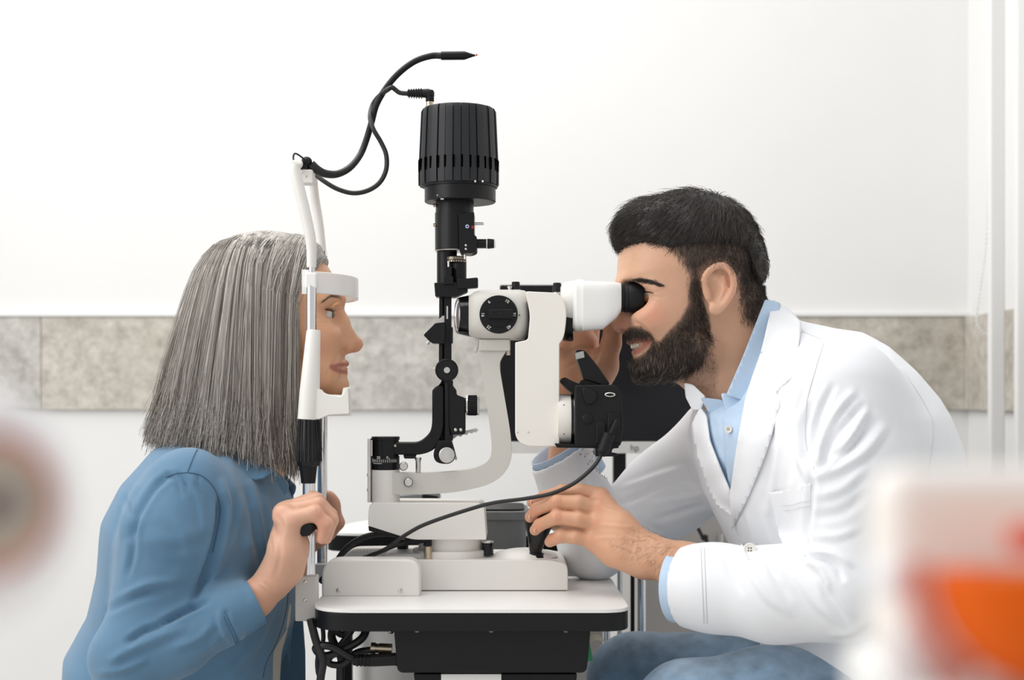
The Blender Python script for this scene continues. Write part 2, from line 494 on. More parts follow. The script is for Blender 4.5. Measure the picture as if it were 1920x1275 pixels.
# power cables hanging under the table: each its own thing
CB = [([W(582, 1160, -.16), W(592, 1200, -.16), W(605, 1240, -.16), W(600, 1300, -.16), W(606, 1500, -.14)], .0050, 'thick black cable hanging nearest the chin rest bracket below the table'),
      ([W(690, 1166, -.13), W(680, 1195, -.14), W(650, 1215, -.145), W(610, 1230, -.15), W(592, 1215, -.155), W(620, 1212, -.16), W(668, 1236, -.15), W(735, 1240, -.15)], .0050, 'black mains cable looping into the plug on the power box'),
      ([W(612, 1166, -.14), W(640, 1190, -.13), W(660, 1180, -.13), W(640, 1208, -.13), W(615, 1240, -.13), W(640, 1246, -.13), W(668, 1224, -.13), W(700, 1218, -.135)], .0042, 'black signal cable coiled up to the brass connector'),
      ([W(604, 1166, -.12), W(606, 1200, -.125), W(596, 1230, -.12), W(596, 1260, -.12), W(606, 1300, -.12), W(610, 1500, -.12)], .0028, 'thin black cable hanging straight down under the table corner'),
      ([W(630, 1166, -.10), W(622, 1195, -.10), W(640, 1235, -.10), W(638, 1270, -.1), W(640, 1500, -.1)], .0052, 'thick black cable hanging behind the coiled cables')]
for k, (pts, r, lab) in enumerate(CB):
    tag(MB().tube(pts, r, 10).build('power_cable', M_CABLE, None), lab, 'cable', None)
pl = thing('mains_plug', 'black mains plug pushed into the side of the power box', 'plug', W(700, 1246, -.15))
MB().prism(rpoly([(660, 1234, 5), (742, 1230, 3), (748, 1222, 3), (748, 1252, 3), (742, 1248, 3), (700, 1250, 4), (660, 1248, 5)], 0, 4), -.165, -.142).build('plug_body', M_RUBBER, pl, .002)
rb = MB()
for k in range(4): rb.boxpx(668 + k * 7, 1233, 671 + k * 7, 1250, -.1665, -.141)
rb.build('grip_rib', M_BLACK, pl)
tg = thing('table_tag', 'green plastic tag with cream tape at the right end of the power box', 'tag', W(1106, 1220, -.1))
MB().prism([(1101, 1203), (1106, 1206), (1112, 1238), (1102, 1241)], -.10, -.097).build('green_tag', mat('tag_green', (.01, .30, .12), .3, noise=.1), tg)
MB().prism([(1101, 1190), (1120, 1188), (1138, 1204), (1120, 1200), (1101, 1206)], -.09, -.0885).build('tape', mat('tape_cream', (.72, .66, .52), .6, noise=.1), tg)

# ------------------------------------------------------------------ slit lamp
sl = thing('slit_lamp', 'cream and black slit lamp microscope with a tall black lamp tower standing on the table', 'slit lamp', (W(880, 0, 0).x, 0, TZ))
B0 = -.040
base = MB().prism(rpoly([(745, 1107), (745, 1050, 6), (1030, 1050, 6), (1062, 1056, 10), (1065, 1070, 6), (1065, 1107, 3)], 0, 5), B0, .09).build('base', M_CREAM, sl, 0.006, 4)
MB().prism([(787, 1107.2), (1061, 1107.2), (1061, 1109.6), (787, 1109.6)], B0 + .003, .085, B0).build('base_foot', M_BLACK, sl)
MB().prism(rpoly([(716, 1052), (722, 1038, 8), (850, 1037, 5), (852, 1052)]), -.015, .06).build('axle_cover', M_CREAM, sl, 0.003)
MB().lathe((W(985, 0, .012).x, .012, .8035), (0, 0, 1), [(0, .044), (.004, .040), (.008, .026), (.0095, .017)], 40).build('joystick_plate', M_CREAM, sl)
# turret
cTX = W(846, 0, .02)
MB().lathe((cTX.x, .02, .8035), (0, 0, 1), [(0, .052), (.008, .052), (.0095, .0505)], 48).build('collar', M_CREAM, sl, 0.001)
MB().lathe((cTX.x, .02, .8128), (0, 0, 1), [(0, .044), (.0172, .044)], 48).build('neck', M_CREAM, sl)
tur = MB().prism(rpoly([(694, 943, 10), (902, 944, 8), (908, 954, 8), (912, 1012, 2), (772, 1012, 14), (690, 986, 4), (691, 956, 10)], 0, 5), -.034, .055).build('turret', M_CREAM, sl, 0.004, 4)
MB().prism([(690, 987.5), (760, 1009), (760, 1012), (691, 996)], -.030, .05, -.034).build('under_plate', M_BLACK, tur)
kb = W(914, 1013, .0)
MB().lathe(W(914, 1041, .0), (0, 0, 1), [(0, .0085), (.002, .0085), (.0021, .008), (.017, .008)], 24).build('lock_knob', M_BLACKG, sl)
MB().lathe(W(914, 1017.5, .0), (0, 0, 1), [(.0002, .0083), (.0022, .0083), (.0026, .006)], 24).build('knob_cap', M_STEEL, sl)
# joystick
js = MB().lathe(W(1003, 1041, -.012), (.12, 0, 1), [(0, .008), (.003, .0075), (.006, .0085), (.022, .0125), (.040, .0185), (.052, .0200), (.060, .017), (.064, .010)], 32).build('joystick', M_BLACKG, sl)
MB().lathe(W(1003, 1044, -.012), (0, 0, 1), [(0, .016), (.002, .0145), (.006, .009)], 32).build('joystick_boot', M_RUBBER, js)

# white lower cylinder and L arm
Zd = W(0, 942, 0).z
cy = W(723, 0, 0)
MB().lathe((cy.x, 0, Zd - .0003), (0, 0, 1), [(0, .0190), (.0442, .0190)], 40).build('pivot_cylinder', M_CREAM, sl, .0005)
MB().boxpx(689, 822, 695, 942, -.012, .012).build('side_plate', M_STEEL, sl, .0005)
for yy in (890, 918):
    MB().lathe(W(690, yy, -.004), (-1, 0, 0), [(-.0005, .0028), (.0014, .0022)], 10).build('screw', M_STEEL, sl)
arm = MB().prism(rpoly([(735, 886), (800, 888, 20), (880, 882, 30), (918, 866, 30), (923, 838, 24), (908, 722, 20), (896, 658, 4), (950, 657, 2), (937, 677, 10), (937, 692, 10), (958, 815, 30), (961, 868, 40), (930, 906, 40), (860, 923, 50), (800, 927, 20), (735, 927)], 0, 8), -.016, .016).build('microscope_arm', M_GREY, sl, 0.004, 4)
def knob(px, py, Y, r, ln, m1, m2, par, name='knob'):
    k = MB().lathe(W(px, py, Y), (0, -1, 0), [(0, r * 1.12), (ln * .6, r * 1.12), (ln * .62, r)], 28).build(name, m1, par)
    MB().lathe(W(px, py, Y - ln * .62), (0, -1, 0), [(0, r), (ln * .38, r), (ln * .42, r * .9)], 28).build('knob_face', m2, k)
    return k
knob(766, 904, -.0155, 7.2 * S(), .010, M_BLACK, M_STEEL, arm)
# black goniometer drum
dr = MB().lathe((cy.x, 0, W(0, 881, 0).z), (0, 0, 1), [(0, .0186), (.0185, .0186), (.0187, .0176), (.040, .0176), (.0402, .0188), (.0445, .0188)], 40).build('angle_drum', M_BLACK, sl)
tk = MB()
for k in range(15):
    a = radians(-150 + k * 8)
    h = .0058 if k % 5 == 0 else (.004)
    p = Vector((cy.x + cos(a) * .0187, sin(a) * .0187, W(0, 866, 0).z))
    tk.box(p + Vector((0, 0, h / 2)), (.0005, .0005, h), Matrix.Rotation(a, 3, 'Z'))
tk.box(Vector((cy.x - .009, -.0172, W(0, 868, 0).z)), (.013, .0008, .0006), Matrix.Rotation(radians(-25), 3, 'Z'))
tk.build('scale_ticks', M_PRINT, dr)
text('20', (cy.x - .008, -.01755, W(0, 857, 0).z), .0048, M_PRINT, dr, 'scale_number', extra=None)
text('0', (cy.x + .004, -.0186, W(0, 857, 0).z), .0048, M_PRINT, dr, 'scale_number')
knob(757, 874, -.012, 7.2 * S(), .012, M_BLACK, M_STEEL, dr)
MB().lathe(W(784, 888, 0), (0, 0, 1), [(0, .0036), (.018, .0036), (.0182, .0046), (.0215, .0046)], 20).build('stop_pin', M_STEEL, arm)
# black illumination arm
il = MB().prism(rpoly([(735, 829), (786, 829, 12), (806, 812, 12), (810, 796, 10), (810, 731), (820, 722), (832, 722), (832, 806, 14), (818, 842, 18), (792, 853, 14), (735, 853)], 0, 6), -.012, .010).build('illumination_arm', M_BLACK, sl, 0.003)
MB().prism(rpoly([(756, 853.3), (780, 853.3), (778, 860, 2), (758, 860, 2)]), -.008, .006).build('stop_block', M_BLACK, il, .0005)
MB().ball(W(741, 836, -.0122), .0022, 8, 6).build('screw', M_BRASS, il)
MB().lathe(W(840, 826, -.004), (0, 0, 1), [(0, .0068), (.080, .0068)], 24).build('guide_column', M_BLACK, sl)
MB().lathe(W(829, 826, .004), (0, 0, 1), [(0, .006), (.080, .006)], 24).build('guide_column', M_BLACK, sl)
br = MB().prism(rpoly([(842, 722), (848, 722), (855, 732, 3), (855, 740, 4), (872, 746, 4), (872, 815, 5), (846, 815, 4), (842, 800)]), -.013, .012).build('focus_bracket', M_BLACK, sl, .0015)
for px in (854, 864):
    MB().ball(W(px, 806, -.0132), (.0023, .001, .0023), 10, 6).build('screw', M_STEEL, br)
MB().lathe(W(868, 760, -.002), (1, 0, 0), [(0, .0105), (.0035, .0105), (.0036, .0098), (.0048, .0098)], 28).build('knob_shaft', M_BLACK, br)
kk = MB().lathe(W(876, 760, -.002), (1, 0, 0), [(0, .0128), (.0012, .0132), (.0014, .0128), (.014, .0128)], 40).build('focus_knob', M_RUBBER, br)
MB().lathe(W(874.5, 760, -.002), (1, 0, 0), [(0, .0132), (.002, .0135)], 40).build('knob_ring', M_STEEL, kk)
MB().lathe(W(895.5, 760, -.002), (1, 0, 0), [(0, .0134), (.0018, .0130)], 40).build('knob_ring', M_STEEL, kk)
rg = MB()
for k in range(26):
    a = 2 * pi * k / 26
    c_ = W(886, 760, -.002)
    rg.box(c_ + Vector((0, cos(a) * .0130, sin(a) * .0130)), (.011, .0008, .0014), Matrix.Rotation(a, 3, 'X') @ Matrix.Rotation(pi / 2, 3, 'X'))
rg.build('knurling', M_RUBBER, kk)
MB().prism([(843, 818), (870, 808), (893, 803), (897, 806), (893, 811), (888, 810), (885, 813), (879, 811), (875, 816), (869, 814), (864, 819), (858, 817), (852, 822), (846, 823)], .002, .004).build('serrated_plate', M_SILVER, sl)
lp = MB().prism(rpoly([(821, 826, 2), (846, 826, 2), (853, 850, 6), (852, 864, 12), (838, 871, 10), (818, 868, 12), (812, 856, 10), (814, 843, 6)], 0, 4), -.014, .010).build('tilt_housing', M_BLACK, sl, .002)
MB().prism(rpoly([(842, 826), (846, 826), (857, 862, 2), (854, 864, 2)]), -.010, .004).build('spring_clip', M_SILVER, lp)
knob(838, 853, -.0145, 14.5 * S(), .012, M_BLACK, M_STEEL, lp, 'tilt_knob')
# centring knob and silver roller
MB().lathe(W(826, 705, .012), (-.35, -.9, -.1), [(0, .0125), (.024, .0125)], 32).build('centring_roller', M_STEEL, sl)
ck = MB().lathe(W(838, 694, -.012), (0, -1, 0), [(0, .0145), (.001, .0152), (.009, .0152), (.0105, .0140), (.0107, .0135), (.0100, .0130)], 48).build('centring_knob', M_RUBBER, sl)
MB().lathe(W(838, 694, -.0218), (0, -1, 0), [(0, .0040), (.0012, .0040), (.0014, .0018), (.0006, .0016)], 20).build('screw', M_STEEL, ck)
# rods up to the tower
MB().cyl(W(828, 724, .004), W(829, 552, .004), .0040, n=20).build('support_rod', M_BLACK, sl)
MB().boxpx(833, 556, 846, 724, -.006, .006).build('slit_rail', M_BLACK, sl, .0012)
MB().boxpx(837, 574, 840, 598, -.0066, -.003).build('slit_glint', M_STEEL, sl)  # thin bright steel strip added to stand in for a glint of light
MB().boxpx(843, 613, 848.5, 644, -.008, .006).build('side_clip', M_BLACK, sl, .0008)
pz = MB().prism(rpoly([(794, 628, 1), (816, 606, 2), (834, 604, 1), (834, 644, 1), (811, 644, 2), (803, 638, 1)]), -.015, .012).build('prism_block', M_BLACK, sl, .0012)
MB().ball(W(797, 630, -.010), .0018, 8, 6).build('screw', M_STEEL, pz)
MB().cyl(W(806, 639, -.006), W(801, 645, -.006), .0022, n=10).build('screw', M_STEEL, pz)
MB().prism([(815, 606), (830, 592), (834, 592), (834, 606)], -.001, .001).build('mirror', M_STEEL, pz)
# head block
hb = MB().prism(rpoly([(814, 530, 2), (858, 529, 2), (876, 524, 2), (876, 546, 3), (852, 557, 2), (816, 556, 2)]), -.016, .014).build('head_block', M_BLACK, sl, .0015)
MB().prism(rpoly([(856, 523, 2), (874, 522, 4), (896, 520, 3), (896, 539, 3), (874, 541, 4), (858, 541, 2)]), -.020, -.004).build('filter_lever', M_BLACK, sl, .0025)
MB().boxpx(834, 500, 847, 530, -.020, -.008).build('slit_post', M_BLACK, sl, .001)
MB().cyl(W(841, 502, -.014), W(841, 490, -.014), .0014, n=10).build('pin', M_STEEL, sl)
MB().boxpx(831, 518, 850, 533, -.022, -.004).build('slit_post_foot', M_BLACK, sl, .001)
MB().lathe(W(838, 545, .004), (0, 0, 1), [(0, .0135), (.055, .0135)], 32).build('lower_tube', M_BLACK, sl)
MB().lathe(W(860, 530, -.002), (0, 0, 1), [(0, .0105), (.030, .0105)], 28).build('aperture_column', M_BLACK, sl)
dm = MB().lathe(W(855, 493, -.004), (0, 0, 1), [(0, .0125), (.0006, .0132), (.0078, .0132), (.0084, .0125)], 40).build('aperture_drum', M_BLACK, sl)
tk = MB()
dc = W(855, 493, -.004)
for k in range(22):
    a = radians(-175 + k * 8)
    tk.box(Vector((dc.x + cos(a) * .01325, dc.y + sin(a) * .01325, dc.z + .0055)), (.0005, .0008, .0036), Matrix.Rotation(a, 3, 'Z'))
for k in range(12):
    a = radians(-170 + k * 14)
    tk.box(Vector((dc.x + cos(a) * .01325, dc.y + sin(a) * .01325, dc.z + .0016)), (.0005, .0020, .0016), Matrix.Rotation(a, 3, 'Z'))
tk.build('scale_ticks', M_BRASS, dm)
MB().cyl(W(872, 486, -.012), W(872, 470, -.012), .0016, n=10).build('pin', M_STEEL, sl)
# upper tube
ut = MB().lathe(W(852.5, 470, 0), (0, 0, 1), [(0, .0262), (.050, .0264), (.0502, .0254), (.075, .0254)], 44).build('upper_tube', M_BLACK, sl)
MB().lathe(W(849, 471.5, 0), (0, 0, 1), [(0, .0235), (.0012, .0240)], 40).build('tube_ring', M_STEEL, sl)
cb = MB().prism(rpoly([(860, 400, 1), (889, 398, 1), (889, 440, 2), (894, 444, 2), (894, 470, 4), (884, 475, 4), (862, 474, 3)]), -.030, .012).build('control_block', M_BLACK, sl, .0015)
MB().prism([(872, 414), (889, 414), (889, 416), (872, 416)], -.0303, -.029).build('slot', M_BLACKG, cb)
dotb = MB().lathe(W(876, 424.5, -.0300), (0, -1, 0), [(0, .0024), (.0004, .0024)], 18).build('blue_dot_rim', M_PRINT, cb)
MB().lathe(W(876, 424.5, -.0304), (0, -1, 0), [(0, .0015), (.0003, .0015)], 18).build('blue_dot', mat('dot_blue', (.02, .06, .7), .4, noise=.02), cb)
MB().lathe(W(886.5, 426, -.0300), (0, -1, 0), [(0, .0021), (.0006, .0021)], 18).build('red_dot', mat('dot_red', (.35, .008, .012), .4, noise=.02), cb)
for yy in (460, 467):
    MB().ball(W(873.5, yy, -.0302), (.0016, .0008, .0016), 10, 6).build('screw', M_STEEL, cb)
MB().lathe(W(885, 419.5, -.024), (1, 0, 0), [(0, .0012), (.003, .0012), (.0031, .0018), (.0155, .0018)], 14).build('filter_pin', M_STEEL, cb)
kn = MB().lathe(W(893, 457, -.016), (1, 0, 0), [(0, .0062), (.0135, .0062)], 28).build('aperture_knob', M_BLACK, cb)
MB().lathe(W(912, 457, -.016), (1, 0, 0), [(0, .0064), (.0012, .0064)], 28).build('knob_ring', M_PRINT, kn)
MB().lathe(W(913.8, 457, -.016), (1, 0, 0), [(0, .0064), (.001, .0068), (.009, .0060)], 12).build('knob_grip', M_RUBBER, kn)
MB().lathe(W(927, 457, -.016), (1, 0, 0), [(0, .0058), (.0016, .0050)], 24).build('knob_cap', M_PRINT, kn)
for yy in (385, 422):
    MB().cyl(W(817, yy, -.008), W(812.5, yy, -.008), .0024, n=10).build('screw', M_BRASS, ut)
# lamp housing
LX = W(860, 0, 0).x
zl = lambda py: W(0, py, 0).z
lh = MB().lathe((LX + .002, 0, zl(380)), (0, 0, 1), [(0, .0465), (.0010, .0475), (.0190, .0475), (.0192, .0495), (.0255, .0495)], 64).build('lamp_housing_base', M_BLACK, sl)
core = MB().lathe((LX, 0, zl(352)), (0, 0, 1), [(0, .0490), (.004, .0500), (.100, .0475), (.1045, .044), (.1055, .036)], 64).build('lamp_housing', M_LAMP, sl)
NS = 30
zb, zt_ = zl(349), zl(206)
for k in range(NS):
    a0 = 2 * pi * k / NS + .012; a1 = 2 * pi * (k + 1) / NS - .012
    prd = .0016 if k % 2 else .0
    mb = MB(); vs = []; fs = []
    prof = [(zb, .0522 + prd), (zl(330), .0524 + prd), (zl(225), .0490 + prd), (zl(212), .0486 + prd), (zt_, .0470 + prd * .6), (zt_ + .0012, .0440)]
    for z, r in prof:
        for j in range(3):
            a = a0 + (a1 - a0) * j / 2
            vs.append((LX + cos(a) * r, sin(a) * r, z))
    for z, r in prof:
        for j in range(3):
            a = a0 + (a1 - a0) * j / 2
            vs.append((LX + cos(a) * (.0465 if z < zt_ else .040), sin(a) * (.0465 if z < zt_ else .040), z))
    n = len(prof); o = n * 3
    for i in range(n - 1):
        for j in range(2):
            fs.append((i * 3 + j, i * 3 + j + 1, i * 3 + j + 4, i * 3 + j + 3))
        fs.append((i * 3, i * 3 + 3, o + i * 3 + 3, o + i * 3))
        fs.append((i * 3 + 2, o + i * 3 + 2, o + i * 3 + 5, i * 3 + 5))
    fs.append((0, o, o + 1, 1)); fs.append((1, o + 1, o + 2, 2))
    t = (n - 1) * 3
    fs.append((t, t + 1, o + t + 1, o + t)); fs.append((t + 1, t + 2, o + t + 2, o + t + 1))
    mb.add(vs, fs)
    mb.build('cooling_slat', M_LAMP, core, smooth=30)
sm = MB()
for k in range(NS):
    a = 2 * pi * (k + .06) / NS
    sm.box((LX + cos(a) * .0523, sin(a) * .0523, zl(313)), (.0034, .0026, .0158), Matrix.Rotation(a, 3, 'Z'))
sm.build('vent_slots', mat('slot_black', (.0012, .0012, .0012), 1.0, noise=.05, spec=0.0), core)
for px in (891, 905):
    MB().boxpx(px - 1.5, 338, px + 1.5, 341.5, -.0475, -.046).build('indicator', M_PRINT, lh)
for px, py, w in ((819, 366, 2), (826, 373, 6)):
    MB().boxpx(px, py - 1.5, px + w, py + 1.5, -.0465, -.045).build('screw', M_STEEL, lh)
MB().lathe(W(806, 207, -.008), (0, 0, 1), [(0, .0050), (.009, .0052), (.0125, .0045)], 20).build('lamp_socket', M_BRASS, core)

# microscope body
mh = MB()
body_sec = [(884, 41, 36), (905, 47, 42), (975, 47, 43), (990, 40, 38)]
# rounded-rect tube along X made of sections
def rtube(mb, secs, Yc, n=8, e=2.6):
    """secs: (px, pyc, half_h_px, half_depth_m)"""
    vs, fs = [], []
    N = n * 4
    for px, pyc, hh, hd in secs:
        c = W(px, pyc, Yc)
        for k in range(N):
            a = 2 * pi * (k + .5) / N
            cx_, sx_ = cos(a), sin(a)
            y = math.copysign(abs(cx_) ** (2 / e), cx_) * hd
            z = math.copysign(abs(sx_) ** (2 / e), sx_) * hh * S(Yc)
            vs.append((c.x, Yc + y, c.z + z))
    for i in range(len(secs) - 1):
        for k in range(N):
            k2 = (k + 1) % N
            fs.append((i * N + k, i * N + k2, (i + 1) * N + k2, (i + 1) * N + k))
    fs.append(tuple(range(N))[::-1]); fs.append(tuple((len(secs) - 1) * N + k for k in range(N)))
    return mb.add(vs, fs)
hd = rtube(MB(), [(880, 592, 37, .030), (890, 591, 43, .036), (905, 591, 46.5, .043), (972, 591, 47, .043), (984, 591, 45, .041), (992, 591, 38, .035)], 0, 10, 3.4).build('microscope_housing', M_GREY, sl, smooth=50)
MB().lathe(W(887, 592.5, 0), (-1, -.24, 0), [(0, .0285), (.004, .0280), (.0195, .0245), (.0215, .0235), (.0216, .0205), (.0195, .0195)], 48).build('objective_mount', M_BLACKG, sl)
MB().lathe(W(859.5, 592.5, -.0052), (-1, -.24, 0), [(0.0006, .0200), (.001, .0200), (.0025, .0150), (.0032, .006), (.0033, .0)], 40, caps=False).build('objective_lens', mat('coated_lens', (.75, .68, .72), .05, 0.6, noise=.03, coat=1), sl)
DY = -.0430
dial = MB().lathe(W(935, 590, DY + .006), (0, -1, 0), [(0, .0250), (.0075, .0250), (.0085, .0244)], 56).build('magnification_dial', M_BLACK, sl)
MB().lathe(W(935, 590, DY - .0024), (0, -1, 0), [(0, .0165), (.0012, .0162)], 48).build('dial_hub', M_BLACK, dial)
hbx = MB().prism(rpoly([(917, 581, 2), (962, 581, 2), (962, 598, 2), (917, 598, 2)]), DY - .0125, DY - .003, DY).build('dial_handle', M_BLACK, dial, .0012)
MB().lathe(W(939, 588.5, DY - .0124), (0, -1, 0), [(0, .0030), (.0004, .0030)], 20).build('handle_hole', M_BLACKG, hbx)
for s_, ang in (('6', 127), ('10', 58), ('16', 0), ('40', -50), ('25', -128), ('16', 180)):
    a = radians(ang)
    c_ = W(935, 590, DY - .0026) + Vector((cos(a) * .0207, 0, sin(a) * .0207))
    text(s_, c_, .0058, M_PRINT, dial, 'dial_number', rotz=a + (pi / 2 if ang != 180 else pi / 2) + (pi if ang in (-50, -128) else pi if ang in (58, 127) else 0) - (0 if ang not in (0, 180) else 0))
MB().lathe(W(974, 591, -.0432), (0, -1, 0), [(0, .0009), (.0004, .0009)], 10).build('index_dot', M_BLACK, hd)
MB().boxpx(898, 636, 957, 658, -.022, .022).build('arm_head', M_GREY, sl, .002)
MB().prism(rpoly([(890, 637), (898, 637), (897, 650, 2), (893, 662, 2), (889, 660, 2), (891, 648, 2)]), -.008, .004).build('lock_clip', M_STEEL, sl, .0006)
MB().cyl(W(953, 657, -.008), W(953, 666, -.008), .0030, n=14).build('lock_screw', M_STEEL, sl)
# beam splitter with hanging camera tube
bs = MB().prism(rpoly([(985, 546, 6), (1046, 549, 10), (1058, 562, 14), (1063, 590, 20), (1058, 632, 16), (1049, 645, 2), (1049, 700), (1049, 837, 5), (985, 837, 16), (966, 822, 14), (966, 642, 2), (990, 637, 6), (994, 590, 12)], 0, 6), -.052, -.004).build('beam_splitter', M_CREAM2, sl, .009, 5)
MB().prism(rpoly([(985, 548, 4), (1046, 550, 10), (1061, 590, 30), (1046, 640, 10), (985, 640, 4)]), -.003, .044).build('splitter_block', M_CREAM2, sl, .006, 4)
MB().prism([(989, 552), (994, 575), (995, 600), (990, 628), (984, 637), (990, 620), (992, 590), (988, 560)], -.046, .03, -.046).build('seam', M_BLACK, sl)
for px in (970, 990):
    MB().ball(W(px, 810, -.0525), .0012, 8, 6).build('screw', M_STEEL, bs)
def topknob(px, py, Y, par):
    k = MB().lathe(W(px, py + 18, Y), (0, 0, 1), [(.0006, .0062), (.003, .0062), (.0126, .0052), (.0132, .0046)], 16).build('thumb_screw', M_RUBBER, par)
    MB().lathe(W(px, py + 20, Y), (0, 0, 1), [(-.003, .003), (0, .0060), (.0019, .0060)], 20).build('screw_ring', M_STEEL, k)
topknob(967, 529, -.005, hd); topknob(1044.5, 531, -.010, bs)
MB().lathe(W(956, 546, -.010), (0, 0, 1), [(-.001, .0028), (.004, .0026), (.0042, .0036), (.0065, .0036)], 14).build('lock_pin', M_STEEL, hd)
# binocular head
MB().lathe(W(1061, 600, 0), (1, 0, -.04), [(-.006, .0270), (.0015, .0282), (.0090, .0282), (.0092, .0268)], 48).build('adapter_ring', M_BLACK, sl)
MB().lathe(W(1068, 632, -.012), (0, -.3, -1), [(-.004, .005), (.004, .005)], 16).build('ring_lock', M_BLACK, sl)
rtube(MB(), [(1050, 572, 34, .020), (1058, 568, 38, .030), (1070, 566, 38, .034), (1080, 566, 38, .034)], 0, 10, 4).build('head_neck', M_WHITE, sl, smooth=50)
rtube(MB(), [(1072, 574, 43, .044), (1078, 574, 47.5, .050), (1091, 574, 47.5, .050)], 0, 10, 5).build('head_plate', M_WHITE, sl, smooth=50)
for sy in (-1, 1):
    Yc = sy * .032
    rtube(MB(), [(1091.5, 574, 46.5, .026), (1130, 573, 44.5, .025), (1154, 564, 34, .023), (1163, 559, 27, .020)], Yc, 10, 4.5).build('eyepiece_tube', M_WHITE, sl, smooth=50)
    ep = MB().lathe(W(1162, 558.5, Yc), (1, 0, .0), [(0, .0188), (.004, .0188), (.0041, .0176), (.006, .0176), (.0061, .0190), (.010, .0194), (.0101, .0184), (.012, .0192), (.028, .0192), (.0305, .0175), (.0306, .0150), (.024, .0140)], 44).build('eyepiece', M_RUBBER, sl)
    MB().lathe(W(1162, 558.5, Yc) + Vector((.0235, 0, 0)), (1, 0, 0), [(0, .0145), (.0005, .0145)], 32).build('eye_lens', M_BLACKG, ep)
# camera coupling
CY = -.028
MB().lathe(W(1045, 786, CY), (1, 0, .0), [(0, .0330), (.006, .0330), (.0175, .0322)], 48).build('camera_coupling', M_CREAM2, sl)
for a in (35, -35):
    MB().ball(W(1056, 786, CY) + Vector((0, -.0325 * cos(radians(a)), .0325 * sin(radians(a)))), .0010, 8, 6).build('screw', M_BLACK, sl)

# ------------------------------------------------------------------ DSLR camera
dc = thing('digital_camera', 'black digital camera with popped-up flash attached to the slit lamp', 'camera', W(1110, 836, -.03))
MB().lathe(W(1069.5, 786, CY), (1, 0, 0), [(0, .0335), (.0035, .0335)], 48).build('lens_mount', M_BLACKG, dc)
MB().lathe(W(1074.7, 786, CY), (1, 0, 0), [(0, .0325), (.0022, .0325)], 48).build('mount_ring', M_STEEL, dc)
cbody = MB().prism(rpoly([(1078, 722, 6), (1088, 722, 4), (1155, 721, 8), (1164, 730, 6), (1168, 770, 10), (1168, 806, 8), (1164, 836, 4), (1085, 838, 3), (1078, 836, 3)], 0, 4), -.070, .045, -.070).build('camera_body', M_RUBBER, dc, .005, 4)
MB().prism(rpoly([(1050, 714, 6), (1058, 706, 6), (1072, 714, 8), (1092, 722, 6), (1100, 740, 6), (1086, 760, 4), (1078, 740, 8), (1062, 728, 8)], 0, 4), -.045, .012).build('prism_hump', M_RUBBER, dc, .005, 4)
fl = MB().prism(rpoly([(1079, 664, 3), (1080, 656, 4), (1095, 655, 10), (1118, 682, 20), (1144, 720, 4), (1133, 724, 3), (1112, 716, 4), (1096, 712, 3), (1084, 680, 5)], 0, 5), -.044, -.004).build('flash', M_BLACK, dc, .003, 3)
MB().prism(rpoly([(1078.5, 662, 1), (1094, 658, 1), (1096, 670, 1), (1080, 674, 1)]), -.0455, -.042).build('flash_window', mat('flash_glass', (.42, .43, .40), .2, noise=.2, nscale=400), fl)
MB().prism(rpoly([(1084, 722, 2), (1090, 712, 4), (1125, 714, 4), (1134, 722, 2)]), -.04, .0).build('flash_base', M_BLACK, dc, .002)
MB().prism(rpoly([(1088, 724, 12), (1122, 734, 14), (1116, 756, 14), (1098, 760, 12)], 0, 5), -.0745, -.066, -.07).build('grip_pad', M_RUBBER, dc, .003)
MB().lathe(W(1092, 750, -.0700), (0, -1, 0), [(0, .0030), (.0012, .0030), (.0014, .0022)], 18).build('round_button', M_BLACK, dc)
MB().lathe(W(1101, 785, -.066), (0, -1, 0), [(0, .0072), (.006, .0068), (.007, .005)], 28).build('lens_release', M_BLACK, dc)
MB().prism(rpoly([(1117, 790, 8), (1136, 790, 8), (1136, 832, 4), (1117, 832, 4)]), -.0725, -.066, -.07).build('port_cover', M_RUBBER, dc, .002)
MB().prism(rpoly([(1139, 774, 3), (1162, 774, 3), (1162, 830, 3), (1139, 830, 3)]), -.0725, -.066, -.07).build('port_cover', M_BLACK, dc, .002)
lug = MB()
lug.tube([W(1134 + 10 + 9 * cos(t) , 740 + 3.2 * sin(t), -.0725) for t in np.linspace(0, 2 * pi, 25)], .0009, 8, 1, False)
lug.build('strap_lug', M_STEEL, dc)
MB().prism(rpoly([(1040, 832, 2), (1120, 834, 2), (1120, 841, 2), (1045, 840, 2)]), -.060, .03, -.07).build('mount_plate', M_BLACK, dc, .001)
MB().prism(rpoly([(1118, 836), (1162, 836), (1162, 841, 2), (1150, 842, 4), (1148, 850, 3), (1160, 852, 2), (1160, 857, 2), (1118, 857, 3)]), -.055, -.03, -.07).build('tripod_bracket', M_BLACK, dc, .001)
MB().prism([(1164, 735), (1168, 745), (1170, 806), (1166, 830)], -.066, .04, -.07).build('display_edge', M_BLACKG, dc)

